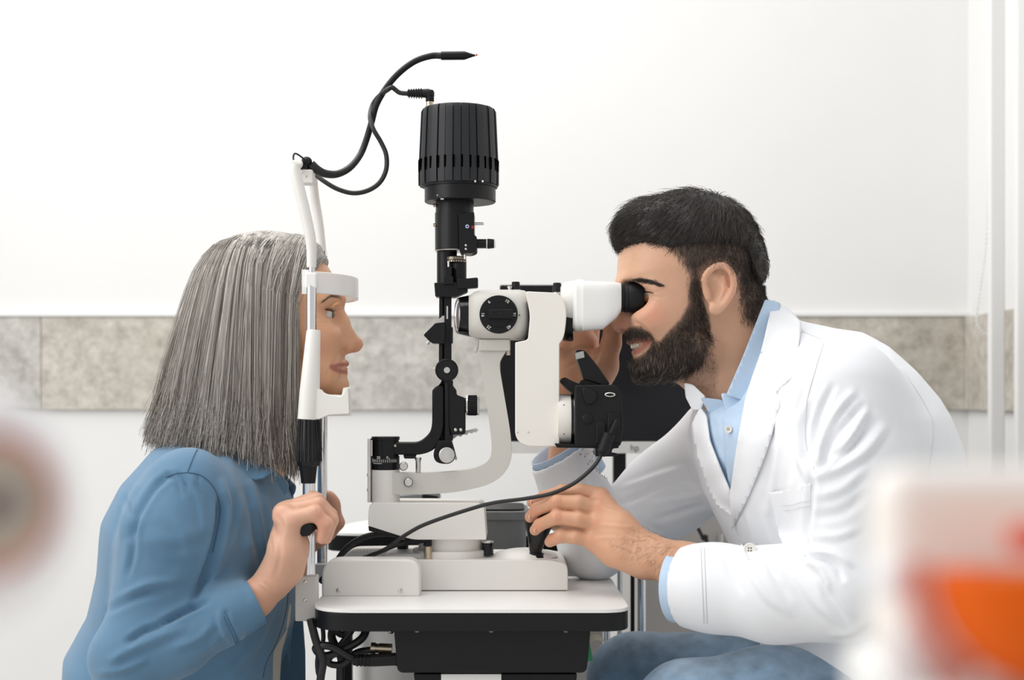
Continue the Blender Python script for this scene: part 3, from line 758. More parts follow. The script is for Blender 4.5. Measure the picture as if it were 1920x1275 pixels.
# camera cable
cc = thing('camera_cable', 'long dark cable running from the camera port down past the turret', 'cable', W(1130, 840, -.075))
cc0 = catmull([W(1157, 788, -.0745), W(1147, 808, -.080), W(1139, 828, -.084), W(1128, 852, -.085), W(1112, 876, -.085), W(1078, 905, -.084), W(1035, 925, -.082), W(985, 935, -.075), W(925, 943, -.070), W(870, 958, -.066), W(800, 982, -.062), W(762, 1002, -.058), W(722, 1030, -.048), W(690, 1043, -.035), W(655, 1064, -.03)], 8)
MB().tube(cc0, .0026, 10, 1, False).build('cord', M_CABLE, cc)
MB().lathe(W(1157, 787, -.0750), W(1139, 828, -.084) - W(1157, 787, -.075), [(0, .0030), (.02, .0036), (.030, .0040)], 14).build('strain_relief', M_RUBBER, cc)
fr = MB().lathe(W(1143, 812, -.083), W(1128, 852, -.085) - W(1143, 812, -.083), [(0, .0055), (.0015, .0078), (.026, .0078), (.0275, .0055), (.031, .0045)], 24).build('ferrite_bead', M_RUBBER, cc)
# plug at the base
bp = thing('base_plug_cable', 'black angled plug and cable on the slit lamp base socket', 'cable', W(802, 1045, -.03))
Yp = -.026
MB().lathe(W(802, 1048, Yp), (0, 0, 1), [(0, .0052), (.008, .0052), (.0082, .0056), (.012, .0056), (.0165, .0050)], 20).build('metal_connector', M_BRASS, bp)
MB().lathe(W(802, 1023, Yp), (0, 0, 1), [(0, .0054), (.0015, .0058), (.003, .0052), (.0045, .0058), (.006, .0052), (.0075, .0058), (.0135, .0058), (.0152, .004)], 20).build('angle_plug', M_RUBBER, bp)
sr = MB().lathe(W(799, 1009, Yp), W(757, 1018, Yp) - W(799, 1009, Yp), [(0, .0056), (.010, .0054), (.029, .0040)], 16).build('strain_relief', M_RUBBER, bp)
rb = MB()
for k in range(6):
    c_ = W(785 - k * 5, 1012 + k * 1.1, Yp)
    rb.box(c_, (.0014, .0096 - k * .0003, .0105 - k * .0005))
rb.build('relief_rib', M_BLACK, sr)
MB().tube([W(760, 1017, Yp), W(735, 1025, Yp), W(705, 1038, Yp + .004), W(680, 1047, Yp + .008), W(640, 1066, Yp + .012), W(625, 1080, Yp + .014)], .0030, 10).build('cord', M_CABLE, bp)
bc = MB().tube([W(600, 1092, .03), W(625, 1062, .03), W(648, 1030, .03), W(676, 1010, .03), W(710, 1001, .03), W(745, 1002, .03), W(790, 1010, .035)], .0042, 10).build('base_cable', M_CABLE)
tag(bc, 'thick black cable arching behind the rail cover to the slit lamp base', 'cable')
kf = MB().lathe(W(755, 1037, .045), (0, 0, 1), [(0, .009), (.002, .009), (.0022, .0078), (.018, .0078), (.019, .007)], 18).build('lock_knob', M_BLACK, sl)

# lamp cord: lamp socket plug, twisting around the flexible arm, down to the bracket
lc = thing('lamp_cord', 'thin black cord with an angled plug on top of the lamp tower', 'cord', W(806, 180, -.008))
MB().lathe(W(806, 191, -.008), (0, 0, 1), [(0, .0048), (.0015, .0060), (.003, .0052), (.0045, .0060), (.006, .0052), (.0075, .0060), (.013, .0060), (.0155, .0045)], 20).build('angle_plug', M_RUBBER, lc)
sr = MB().lathe(W(805, 175, -.008), (-1, 0, 0), [(0, .0062), (.012, .0056), (.029, .0045)], 16).build('strain_relief', M_RUBBER, lc)
rb = MB()
for k in range(6):
    rb.box(W(767 + k * 4.6, 175.5, -.008), (.0014, .0104 + k * .0003, .0102 + k * .0003))
rb.build('relief_rib', M_BLACK, sr)
MB().tube([W(766, 175.5, -.008), W(750, 174, -.008), W(741, 168, -.008), W(735, 164, -.010), W(727, 168, -.014), W(710, 181, .004), W(698, 198, .008), W(694, 220, -.006), W(700, 242, -.014), W(714, 266, -.012), W(724, 290, -.012), W(724, 318, -.012), W(712, 342, -.012), W(690, 357, -.012), W(662, 362, -.012), W(632, 354, -.012), W(605, 338, -.010), W(588, 324, -.004)], .0032, 10).build('cord', M_CABLE, lc)

# ------------------------------------------------------------------ chin rest
cr = thing('chin_rest', 'white chin and forehead rest on chrome uprights clamped to the table edge', 'chin rest', W(585, 1160, -.13))
CN, CF = -.13, .12
n0 = lambda px, py: W(px, py, CN)
xF = W(606, 0, CF).x
MB().cyl(n0(585, 1085), n0(585, 488), 6.2 * S(CN), n=24).build('upright', M_CHROME, cr)
MB().cyl(n0(583.5, 740), n0(584, 536), 9.4 * S(CN), n=28).build('upright_sleeve', M_CHROME, cr)
MB().cyl(W(604, 1060, CF), W(604, 470, CF), 9.5 * S(CF), n=28).build('upright', M_CHROME, cr)
MB().tube([n0(584, 501), n0(584, 470), n0(581, 440), n0(571, 395), n0(560, 350), n0(554, 322), n0(554, 308)], [.0060, .0062, .0068, .0072, .0072, .0068, .0062], 20).build('top_bow', M_CREAM, cr)
# the bow crosses to the other upright
MB().tube([n0(554, 312), n0(553, 306) + Vector((0, .02, .002)), W(560, 308, -.06), W(571, 312, 0.0), W(582, 320, .06), W(586, 332, .10), W(590, 370, .115), W(598, 420, CF), W(603, 470, CF), W(604, 490, CF)], .0066, 18).build('top_bow', M_CREAM, cr)
jb = MB().boxpx(565, 318, 586, 343, -.085, -.060).build('joint_block', M_CREAM, cr, .0012)
MB().ball(W(574, 330, -.0852), (.0018, .0008, .0018), 10, 6).build('screw', M_STEEL, jb)
MB().lathe(W(571, 318, -.0725), (0, 0, 1), [(0, .006), (.006, .006)], 18).build('joint_collar', M_BLACK, cr)
MB().ball(W(575, 304, -.0725), .0072, 18, 12).build('ball_joint', M_RUBBER, cr)
gz = [W(583, 308, -.0725), W(596, 319, -.07), W(612, 326, -.06), W(633, 326, -.045), W(656, 314, -.03), W(675, 291, -.015), W(687, 262, -.005), W(697, 228, -.0), W(706, 196, -.0), W(724, 165, -.0), W(748, 137, -.0), W(778, 115, -.0), W(808, 105, 0), W(830, 104.5, 0)]
MB().tube(gz, [.0060, .0056, .0052, .0048, .0045, .0042, .0040, .0040, .0040, .0039, .0038, .0040, .0046], 14, 10).build('gooseneck', M_CABLE, cr)
gr = MB()
gp = catmull(gz, 16)
for i in range(4, len(gp) - 4):
    d_ = (gp[i + 1] - gp[i - 1]).normalized()
    t_ = i / len(gp)
    gr.lathe(gp[i] - d_ * .0004, d_, [(0, .0043 + max(0, .0014 * (1 - t_ * 3))), (.0009, .0043 + max(0, .0014 * (1 - t_ * 3)))], 12)
gr.build('gooseneck_rings', M_RUBBER, cr)
fx = MB().lathe(W(827, 104.5, 0), (1, 0, .01), [(0, .0054), (.0004, .0058), (.030, .0058), (.032, .0055), (.043, .0017), (.0455, .0014)], 24).build('fixation_lamp', M_BLACK, cr)
MB().ball(W(893.5, 103, 0), .0016, 10, 8).build('fixation_tip', mat('orange_led', (.75, .18, .03), .3, noise=.05), fx)
MB().tube([W(572, 300, -.078), W(562, 292, -.085), W(553, 288, -.09), W(550, 296, -.09), W(555, 312, -.095), W(563, 325, -.085)], .0012, 8).build('loop_wire', M_CABLE, cr)
# forehead band
fb = []
vs, fs = [], []
NB = 28
pn = n0(576, 0).x; pf = W(600, 0, CF).x; xm = W(672, 0, 0).x
for i in range(NB + 1):
    t = i / NB
    y = CN + .006 + (CF - CN - .006) * t
    u = 2 * t - 1
    xo = pn + (pf - pn) * t + (xm - (pn + pf) / 2) * (1 - abs(u) ** 2.6)
    for dx, zz in ((0, 511), (0, 535), (-.006, 541), (-.0062, 513)):
        zt2 = W(0, zz, CN if zz > 0 else 0).z
        hgt = 1 + .25 * (1 - abs(u) ** 2)
        vs.append((xo + dx - (.006 if dx else 0) * 0, y, W(0, 513, CN).z + (.004 if zz < 520 else -.0235 * (1.0 if i else 1)) + (0 if zz < 520 else 0)))
n = 4
for i in range(NB):
    for k in range(4):
        fs.append((i * 4 + k, i * 4 + (k + 1) % 4, i * 4 + 4 + (k + 1) % 4, i * 4 + 4 + k))
fs.append((0, 1, 2, 3)); fs.append(tuple(NB * 4 + k for k in (3, 2, 1, 0)))
MB().add(vs, fs).build('forehead_band', M_WHITE2, cr, .0015, smooth=60)
MB().boxpx(571, 510, 594, 541, CN - .006, CN + .012).build('band_clip', M_WHITE2, cr, .003)
# chin sleeve + chin cup
s0 = S(CN)
sleeve = MB().lathe(n0(577.5, 786), (.062, 0, 1), [(0, 19.5 * s0), (50 * s0, 19 * s0), (166 * s0, 13 * s0), (168 * s0, 12 * s0)], 40).build('chin_sleeve', M_CREAM, cr)
MB().prism(rpoly([(572, 740, 2), (600, 728, 6), (606, 738, 10), (640, 744, 4), (645, 736, 3), (648, 727, 2), (653, 727, 2), (655, 776, 3), (617, 778, 3), (598, 786, 2), (570, 786, 2)], 0, 4), CN - .008, CN + .006).build('chin_bracket', M_CREAM, cr, .003)
# cup spanning below the chin
cup = MB()
vs, fs = [], []
for i in range(15):
    t = i / 14
    y = CN + .004 + (.175) * t
    u = 2 * t - 1
    bulge = .0
    d = .010 * (1 - abs(u) ** 3)
    x_l, x_r = W(600, 0, y).x, W(655, 0, y).x + bulge
    ztop = W(0, 742, CN).z
    zbot = W(0, 777, CN).z
    vs += [(x_l, y, ztop - d), (x_r - .008, y, ztop - d - .001), (x_r - .006, y, ztop + .008 - d * .4), (x_r, y, ztop + .009 - d * .4), (x_r + .001, y, zbot), (x_l, y, zbot)]
for i in range(14):
    for k in range(6):
        fs.append((i * 6 + k, i * 6 + (k + 1) % 6, i * 6 + 6 + (k + 1) % 6, i * 6 + 6 + k))
fs.append(tuple(range(6))); fs.append(tuple(14 * 6 + k for k in range(5, -1, -1)))
cup.add(vs, fs).build('chin_cup', M_CREAM, cr, .002, smooth=50)
# adjusting knob
kg = MB().lathe(n0(579, 873), (.0, 0, 1), [(0, 22 * s0), (6 * s0, 23 * s0), (30 * s0, 22.5 * s0), (86 * s0, 19 * s0), (87 * s0, 17 * s0)], 36).build('height_knob', M_BLACKG, cr)
fl_ = MB()
kc = n0(579, 873)
for k in range(18):
    a = 2 * pi * k / 18
    p0 = kc + Vector((cos(a) * 22.6 * s0, sin(a) * 22.6 * s0, 8 * s0)); p1 = kc + Vector((cos(a) * 19.2 * s0, sin(a) * 19.2 * s0, 85 * s0))
    fl_.cyl(p0, p1, 2.4 * s0, 2.0 * s0, 8)
fl_.build('knob_flutes', M_BLACK, kg)
MB().lathe(n0(578, 906), (0, 0, 1), [(0, 13.5 * s0), (32 * s0, 17 * s0)], 32).build('knob_collar', M_BLACK, cr)
MB().cyl(n0(577, 1085), n0(578, 905), 10.5 * s0, n=28).build('upright_tube', M_CHROME, cr)
# hand grips
for yg, ye in ((-.21, CN - .001),):
    pass
gx = W(585, 989, -.185)
MB().lathe((n0(585, 0).x, -.195, W(0, 989, -.195).z), (0, 1, 0), [(0, .009), (.002, .0112), (.010, .0118), (.040, .0105), (.065, .009)], 10).build('hand_grip', M_RUBBER, cr)
MB().lathe((W(610, 0, CF).x, CF, W(0, 985, CF).z), (0, 1, 0), [(0, .009), (.020, .0105), (.056, .0118), (.064, .009)], 10).build('hand_grip', M_RUBBER, cr)
# clamps
clp = MB().boxpx(553, 1080, 594, 1165, CN - .012, CN + .008).build('clamp_plate', M_SILVER, cr, .0015)
for py in (1091, 1125):
    MB().ball(W(572, py, CN - .0122), (.0022, .0008, .0022), 10, 6).build('screw', M_STEEL, clp)
MB().boxpx(590, 1058, 640, 1090, .085, .104).build('clamp_plate', M_SILVER, cr, .0015)

# the slit beam of the lamp itself
bl_ = bpy.data.lights.new('slit_beam', 'SPOT'); bl_.energy = .35; bl_.color = (1.0, .72, .18); bl_.spot_size = radians(4.5); bl_.spot_blend = .6; bl_.shadow_soft_size = .001
blo = bpy.data.objects.new('slit_beam', bl_); blo.location = W(790, 612, -.022)
blo.rotation_euler = (W(631, 571, -.030) - blo.location).to_track_quat('-Z', 'Y').to_euler(); COL.objects.link(blo)
# ------------------------------------------------------------------ volume sculpting engine
class Vox:
    def __init__(self, lo, hi, h):
        self.lo = np.array(lo, np.float32); self.h = np.float32(h)
        n = np.ceil((np.array(hi) - np.array(lo)) / h).astype(int) + 1
        self.n = n
        self.ax = [(self.lo[i] + np.arange(n[i], dtype=np.float32) * self.h) for i in range(3)]
        self.F = np.full(n, 0.06, np.float32)
    def _slice(self, lo, hi):
        sl = []
        for i in range(3):
            a = int(max(0, math.floor((lo[i] - self.lo[i]) / self.h)))
            b = int(min(self.n[i], math.ceil((hi[i] - self.lo[i]) / self.h) + 1))
            if b <= a: return None
            sl.append(slice(a, b))
        return tuple(sl)
    def _p(self, sl):
        return (self.ax[0][sl[0]][:, None, None], self.ax[1][sl[1]][None, :, None], self.ax[2][sl[2]][None, None, :])
    def _mix(self, sl, d, k, mode):
        A = self.F[sl]
        if mode == 'sub':
            d = -d
            if k <= 0: self.F[sl] = np.maximum(A, d)
            else:
                hh = np.clip(k - np.abs(A - d), 0, None) / k
                self.F[sl] = np.maximum(A, d) + hh * hh * k * 0.25
        elif mode == 'int':
            self.F[sl] = np.maximum(A, d)
        else:
            if k <= 0: self.F[sl] = np.minimum(A, d)
            else:
                hh = np.clip(k - np.abs(A - d), 0, None) / k
                self.F[sl] = np.minimum(A, d) - hh * hh * k * 0.25
    def cone(self, a, b, ra, rb=None, k=0.008, ys=1.0, mode='add'):
        a = np.array(a, np.float32); b = np.array(b, np.float32); rb = ra if rb is None else rb
        m = max(ra, rb); mm = np.array([m, m * ys, m]) + k + 0.012
        sl = self._slice(np.minimum(a, b) - mm, np.maximum(a, b) + mm)
        if sl is None: return self
        x, y, z = self._p(sl)
        s = np.float32(1.0 / ys)
        ba = b - a; ba = ba * np.array([1, s, 1], np.float32)
        px_, py_, pz_ = x - a[0], (y - a[1]) * s, z - a[2]
        L2 = float(ba @ ba) + 1e-12
        t = np.clip((px_ * ba[0] + py_ * ba[1] + pz_ * ba[2]) / L2, 0, 1)
        d = np.sqrt((px_ - t * ba[0]) ** 2 + (py_ - t * ba[1]) ** 2 + (pz_ - t * ba[2]) ** 2) - (ra + (rb - ra) * t)
        self._mix(sl, d, k, mode)
        return self
    def chain(self, pts, rs, k=0.006, ys=1.0):
        for i in range(len(pts) - 1):
            self.cone(pts[i], pts[i + 1], rs[i], rs[i + 1], k, ys)
        return self
    def ell(self, c, r, k=0.008, rot=None, mode='add'):
        c = np.array(c, np.float32); r = np.array(r, np.float32)
        m = (r if rot is None else np.full(3, r.max())) + k + 0.012
        sl = self._slice(c - m, c + m)
        if sl is None: return self
        x, y, z = self._p(sl)
        q = [x - c[0], y - c[1], z - c[2]]
        if rot is not None:
            R = np.array(rot.transposed(), np.float32)
            q = [R[i][0] * q[0] + R[i][1] * q[1] + R[i][2] * q[2] for i in range(3)]
        k0 = np.sqrt((q[0] / r[0]) ** 2 + (q[1] / r[1]) ** 2 + (q[2] / r[2]) ** 2) + 1e-9
        k1 = np.sqrt((q[0] / r[0] ** 2) ** 2 + (q[1] / r[1] ** 2) ** 2 + (q[2] / r[2] ** 2) ** 2) + 1e-9
        self._mix(sl, k0 * (k0 - 1) / k1, k, mode)
        return self
    def inflate(self, poly, wz, R, e=2.0, k=0.01, yc=0.0, mode='add'):
        """poly: side outline in drawing pixels on the Y=0 plane; wz: list of (py, half width m)"""
        P = np.array([[W(p[0], p[1], 0).x, W(p[0], p[1], 0).z] for p in poly], np.float32)
        lo = P.min(0) - .03; hi = P.max(0) + .03
        wm = max(w for _, w in wz) + .03
        sl = self._slice((lo[0], yc - wm, lo[1]), (hi[0], yc + wm, hi[1]))
        x = self.ax[0][sl[0]][:, None]; z = self.ax[2][sl[2]][None, :]
        d = np.full((x.shape[0], z.shape[1]), 1e9, np.float32); inside = np.zeros(d.shape, bool)
        n = len(P)
        for i in range(n):
            a = P[i]; b = P[(i + 1) % n]; e_ = b - a
            t = np.clip(((x - a[0]) * e_[0] + (z - a[1]) * e_[1]) / (e_ @ e_ + 1e-12), 0, 1)
            d = np.minimum(d, (x - a[0] - t * e_[0]) ** 2 + (z - a[1] - t * e_[1]) ** 2)
            c1 = (a[1] > z) != (b[1] > z)
            if abs(b[1] - a[1]) > 1e-9:
                xi = a[0] + (z - a[1]) / (b[1] - a[1]) * e_[0]
                inside ^= c1 & (x < xi)
        d = np.sqrt(d); d[inside] *= -1
        zz = [W(0, p, 0).z for p, _ in wz][::-1]; ww = [w for _, w in wz][::-1]
        wv = np.interp(self.ax[2][sl[2]], zz, ww).astype(np.float32)[None, None, :]
        u = np.clip(1 + d / R, 0, None)[:, None, :]
        yv = np.abs(self.ax[1][sl[1]] - yc)[None, :, None] / wv
        f = ((u ** e + yv ** e) ** (1.0 / e) - 1) * min(R, wm - .03)
        self._mix(sl, f.astype(np.float32), k, mode)
        return self
    def plane(self, p, nrm):
        """cut away the side the normal points to"""
        p = np.array(p, np.float32); q = np.array(Vector(nrm).normalized(), np.float32)
        x, y, z = self._p((slice(None),) * 3)
        np.maximum(self.F, (x - p[0]) * q[0] + (y - p[1]) * q[1] + (z - p[2]) * q[2], out=self.F)
        return self
    def mesh(self):
        F = self.F; h = self.h
        F[0] = F[-1] = .05; F[:, 0] = F[:, -1] = .05; F[:, :, 0] = F[:, :, -1] = .05
        s = F < 0
        nx, ny, nz = F.shape
        c8 = [s[i:nx - 1 + i, j:ny - 1 + j, k:nz - 1 + k] for i in (0, 1) for j in (0, 1) for k in (0, 1)]
        anyc = c8[0].copy(); allc = c8[0].copy()
        for c in c8[1:]:
            anyc |= c; allc &= c
        act = anyc & ~allc
        idx = np.argwhere(act)
        vid = np.full(act.shape, -1, np.int32); vid[act] = np.arange(len(idx), dtype=np.int32)
        acc = np.zeros((len(idx), 3), np.float32); cnt = np.zeros(len(idx), np.float32)
        offs = [(i, j, k) for i in (0, 1) for j in (0, 1) for k in (0, 1)]
        for a in offs:
            for ax in range(3):
                if a[ax] == 1: continue
                b = list(a); b[ax] = 1
                fa = F[idx[:, 0] + a[0], idx[:, 1] + a[1], idx[:, 2] + a[2]]
                fb = F[idx[:, 0] + b[0], idx[:, 1] + b[1], idx[:, 2] + b[2]]
                m = (fa < 0) != (fb < 0)
                t = np.where(m, fa / np.where(m, fa - fb, 1), 0)
                pos = np.tile(np.array(a, np.float32), (len(idx), 1)); pos[:, ax] += t
                acc[m] += pos[m]; cnt[m] += 1
        V = (idx + acc / cnt[:, None]) * h + self.lo
        quads = []
        for ax in range(3):
            sa = [slice(1, -1)] * 3; sb = [slice(1, -1)] * 3
            sa[ax] = slice(0, -1); sb[ax] = slice(1, None)
            A = s[tuple(sa)]; B = s[tuple(sb)]
            e = np.argwhere(A != B)
            inside = A[tuple(e.T)]
            o = np.ones(3, int); o[ax] = 0
            e = e + o
            b1, b2 = [(1, 2), (2, 0), (0, 1)][ax]
            def cell(d1, d2):
                q = e.copy(); q[:, b1] -= d1; q[:, b2] -= d2
                return vid[q[:, 0], q[:, 1], q[:, 2]]
            Q = np.stack([cell(1, 1), cell(0, 1), cell(0, 0), cell(1, 0)], 1)
            Q[~inside] = Q[~inside][:, ::-1]
            quads.append(Q)
        Q = np.concatenate(quads)
        Q = Q[(Q >= 0).all(1)]
        return V.astype(np.float64), Q

def np_mesh(name, V, Q):
    me = bpy.data.meshes.new(name)
    n = Q.shape[1]
    me.vertices.add(len(V)); me.vertices.foreach_set('co', V.astype(np.float32).ravel())
    me.loops.add(Q.size); me.loops.foreach_set('vertex_index', Q.astype(np.int32).ravel())
    me.polygons.add(len(Q)); me.polygons.foreach_set('loop_start', np.arange(0, Q.size, n, dtype=np.int32))
    me.polygons.foreach_set('loop_total', np.full(len(Q), n, np.int32))
    me.update(calc_edges=True)
    return me

def vnormals(V, Q):
    d1 = V[Q[:, 2]] - V[Q[:, 0]]; d2 = V[Q[:, 3]] - V[Q[:, 1]]
    fn = np.cross(d1, d2)
    N = np.zeros_like(V)
    for i in range(4): np.add.at(N, Q[:, i], fn)
    return N / (np.linalg.norm(N, axis=1, keepdims=True) + 1e-12)

def lap(V, Q, it=2, lam=0.5):
    E = np.concatenate([Q[:, [0, 1]], Q[:, [1, 2]], Q[:, [2, 3]], Q[:, [3, 0]]])
    deg = np.bincount(E.ravel(), minlength=len(V)).astype(float)[:, None] + 1e-9
    for _ in range(it):
        A = np.zeros_like(V)
        for c in range(3):
            A[:, c] = np.bincount(E[:, 0], V[E[:, 1], c], len(V)) + np.bincount(E[:, 1], V[E[:, 0], c], len(V))
        V = V + lam * (A / deg - V)
    return V

def draw(V):
    """side drawing coordinates of 3-D points"""
    s = (V[:, 1] + CAM_D) / FPX
    return np.stack([960 + V[:, 0] / s, HORIZON - (V[:, 2] - CAM_Z) / s], 1)

def polyd(D, pts):
    """distance and signed side of 2-D points to a polyline (smoothed)"""
    P = np.array([(p.x, p.y) for p in catmull([(a, b, 0) for a, b in pts], 6)]) if len(pts) > 2 else np.array(pts, float)
    best = np.full(len(D), 1e9); side = np.zeros(len(D)); along = np.zeros(len(D))
    n = len(P) - 1
    for i in range(n):
        a = P[i]; e = P[i + 1] - a
        t = np.clip(((D - a) @ e) / (e @ e + 1e-9), 0, 1)
        q = D - a - t[:, None] * e
        d = np.hypot(q[:, 0], q[:, 1])
        m = d < best
        best[m] = d[m]; side[m] = np.sign(e[0] * q[m, 1] - e[1] * q[m, 0]); along[m] = (i + t[m]) / n
    return best, side, along

def sculpt(V, N, strokes, near=-1):
    """fold / crease strokes: (polyline, height mm, width px). near=-1: act on the side facing -Y"""
    D = draw(V)
    face = np.clip(N[:, 1] * near * 2.2 + .15, 0, 1)
    out = np.zeros(len(V))
    for pts, amp, wd in strokes:
        P = np.array(pts, float)
        lo = P.min(0) - wd * 3; hi = P.max(0) + wd * 3
        m = np.where((D[:, 0] > lo[0]) & (D[:, 0] < hi[0]) & (D[:, 1] > lo[1]) & (D[:, 1] < hi[1]) & (face > 0))[0]
        if len(m) == 0: continue
        d, sd, al = polyd(D[m], pts)
        taper = np.clip(np.minimum(al, 1 - al) * 5, 0, 1) * .9 + .1
        taper = np.sqrt(taper)
        if amp >= 0:
            g = np.exp(-(d / wd) ** 2) - .45 * np.exp(-((d - wd * 1.5) / (wd * .8)) ** 2) * (sd > 0)
        else:
            g = np.exp(-(d / wd) ** 2) - .3 * np.exp(-((d - wd * 1.8) / wd) ** 2)
        out[m] += amp * .001 * g * taper * face[m]
    return V + N * out[:, None]

def wob(V, sc, seed):
    """cheap smooth pseudo-noise in [-1,1]"""
    r = np.random.default_rng(seed)
    o = np.zeros(len(V))
    for i in range(6):
        k = r.normal(size=3); k *= sc * (0.6 + .5 * i / 2) / np.linalg.norm(k)
        o += np.sin(V @ k + r.uniform(0, 6.28)) / (1 + .35 * i)
    return o / 2.6

def link_np(name, V, Q, material, parent, smooth=180, label=None, colors=None, attr='tint'):
    me = np_mesh(name, V, Q)
    me.materials.append(material)
    if colors is not None:
        ca = me.color_attributes.new(attr, 'FLOAT_COLOR', 'POINT')
        c4 = np.ones((len(V), 4), np.float32); c4[:, :3] = colors
        ca.data.foreach_set('color', c4.ravel())
    return link_mesh(name, me, parent, 0, 3, smooth, label)

def strands(name, paths, rads, cols, material, parent, sides=3):
    """paths: (n, m, 3); rads: (n, m); cols (n, 3) -> one mesh of thin tubes"""
    n, m, _ = paths.shape
    T = np.gradient(paths, axis=1)
    T /= np.linalg.norm(T, axis=2, keepdims=True) + 1e-9
    up = np.array([0.31, 0.77, 0.55])
    U = np.cross(T, up); U /= np.linalg.norm(U, axis=2, keepdims=True) + 1e-9
    Wv = np.cross(T, U)
    V = np.zeros((n, m, sides, 3))
    for k in range(sides):
        a = 2 * pi * k / sides
        V[:, :, k] = paths + (U * cos(a) + Wv * sin(a)) * rads[:, :, None]
    base = (np.arange(n) * m * sides)[:, None, None] + (np.arange(m - 1) * sides)[None, :, None]
    k = np.arange(sides)[None, None, :]; k2 = (k + 1) % sides
    Q = np.stack([base + k, base + k2, base + sides + k2, base + sides + k], -1).reshape(-1, 4)
    C = np.repeat(cols, m * sides, axis=0) if cols.ndim == 2 else np.repeat(cols.reshape(-1, 3), sides, axis=0)
    return link_np(name, V.reshape(-1, 3), Q, material, parent, 180, colors=C)

def tint_mat(name, rough=0.5, sss=0.0, nscale=60, namt=0.06, bump=0.0, bscale=500, spec=0.5, sheen=0.0, wave=None, attr='tint', sscale=.004):
    m = bpy.data.materials.new(name); m.use_nodes = True
    nt = m.node_tree; b = nt.nodes['Principled BSDF']
    at = nt.nodes.new('ShaderNodeAttribute'); at.attribute_name = attr
    tc = nt.nodes.new('ShaderNodeTexCoord')
    n = nt.nodes.new('ShaderNodeTexNoise'); n.inputs['Scale'].default_value = nscale; n.inputs['Detail'].default_value = 5
    nt.links.new(tc.outputs['Object'], n.inputs['Vector'])
    mr = nt.nodes.new('ShaderNodeMapRange')
    mr.inputs['To Min'].default_value = 1 - namt * 2; mr.inputs['To Max'].default_value = 1 + namt * 2
    nt.links.new(n.outputs['Fac'], mr.inputs['Value'])
    mx = nt.nodes.new('ShaderNodeVectorMath'); mx.operation = 'SCALE'
    nt.links.new(at.outputs['Color'], mx.inputs[0]); nt.links.new(mr.outputs['Result'], mx.inputs['Scale'])
    nt.links.new(mx.outputs['Vector'], b.inputs['Base Color'])
    b.inputs['Roughness'].default_value = rough
    b.inputs['Specular IOR Level'].default_value = spec
    if sheen: b.inputs['Sheen Weight'].default_value = sheen
    if sss:
        b.inputs['Subsurface Weight'].default_value = sss
        b.inputs['Subsurface Radius'].default_value = (1.0, 0.4, 0.22)
        b.inputs['Subsurface Scale'].default_value = sscale
    hsrc = None
    if wave:
        wv = nt.nodes.new('ShaderNodeTexWave'); wv.inputs['Scale'].default_value = wave; wv.inputs['Distortion'].default_value = 1.0
        wv.bands_direction = 'DIAGONAL'
        nt.links.new(tc.outputs['Object'], wv.inputs['Vector']); hsrc = wv.outputs['Fac']
    elif bump:
        n2 = nt.nodes.new('ShaderNodeTexNoise'); n2.inputs['Scale'].default_value = bscale; n2.inputs['Detail'].default_value = 3
        nt.links.new(tc.outputs['Object'], n2.inputs['Vector']); hsrc = n2.outputs['Fac']
    if hsrc is not None and bump:
        bp = nt.nodes.new('ShaderNodeBump'); bp.inputs['Strength'].default_value = bump; bp.inputs['Distance'].default_value = .0008
        nt.links.new(hsrc, bp.inputs['Height']); nt.links.new(bp.outputs['Normal'], b.inputs['Normal'])
    return m

M_SKIN = tint_mat('skin', .42, .35, 45, .05, .25, 900, .4)
M_HAIR = tint_mat('hair_strand', .38, 0, 30, .06, 0, 100, .5)
M_CLOTH_BLUE = tint_mat('blue_twill', .75, 0, 25, .04, .35, 500, .25, .3, wave=420)
M_CLOTH_WHITE = tint_mat('white_cotton', .8, 0, 20, .012, .12, 1200, .2, .1)
M_CLOTH_PALE = tint_mat('pale_blue_cotton', .8, 0, 60, .03, .2, 1500, .2, .1)
M_DENIM = tint_mat('washed_denim', .85, 0, 38, .30, .4, 1200, .2, .2)

def blob(D, c, r):
    return np.exp(-(((D[:, 0] - c[0]) / r[0]) ** 2 + ((D[:, 1] - c[1]) / r[1]) ** 2))

from mathutils.bvhtree import BVHTree
def bvh_of(V, Q):
    return BVHTree.FromPolygons([tuple(v) for v in V], [tuple(int(i) for i in q) for q in Q])
CAMP = Vector((0, -CAM_D, CAM_Z))
def onto(bvh, px, py, off=0.0):
    """point of a modelled surface seen at a drawing position"""
    d = (W(px, py, 0) - CAMP).normalized()
    h = bvh.ray_cast(CAMP, d)
    if h[0] is None: return None
    n = h[1]
    if n.dot(d) > 0: n = -n
    return h[0] + n * off

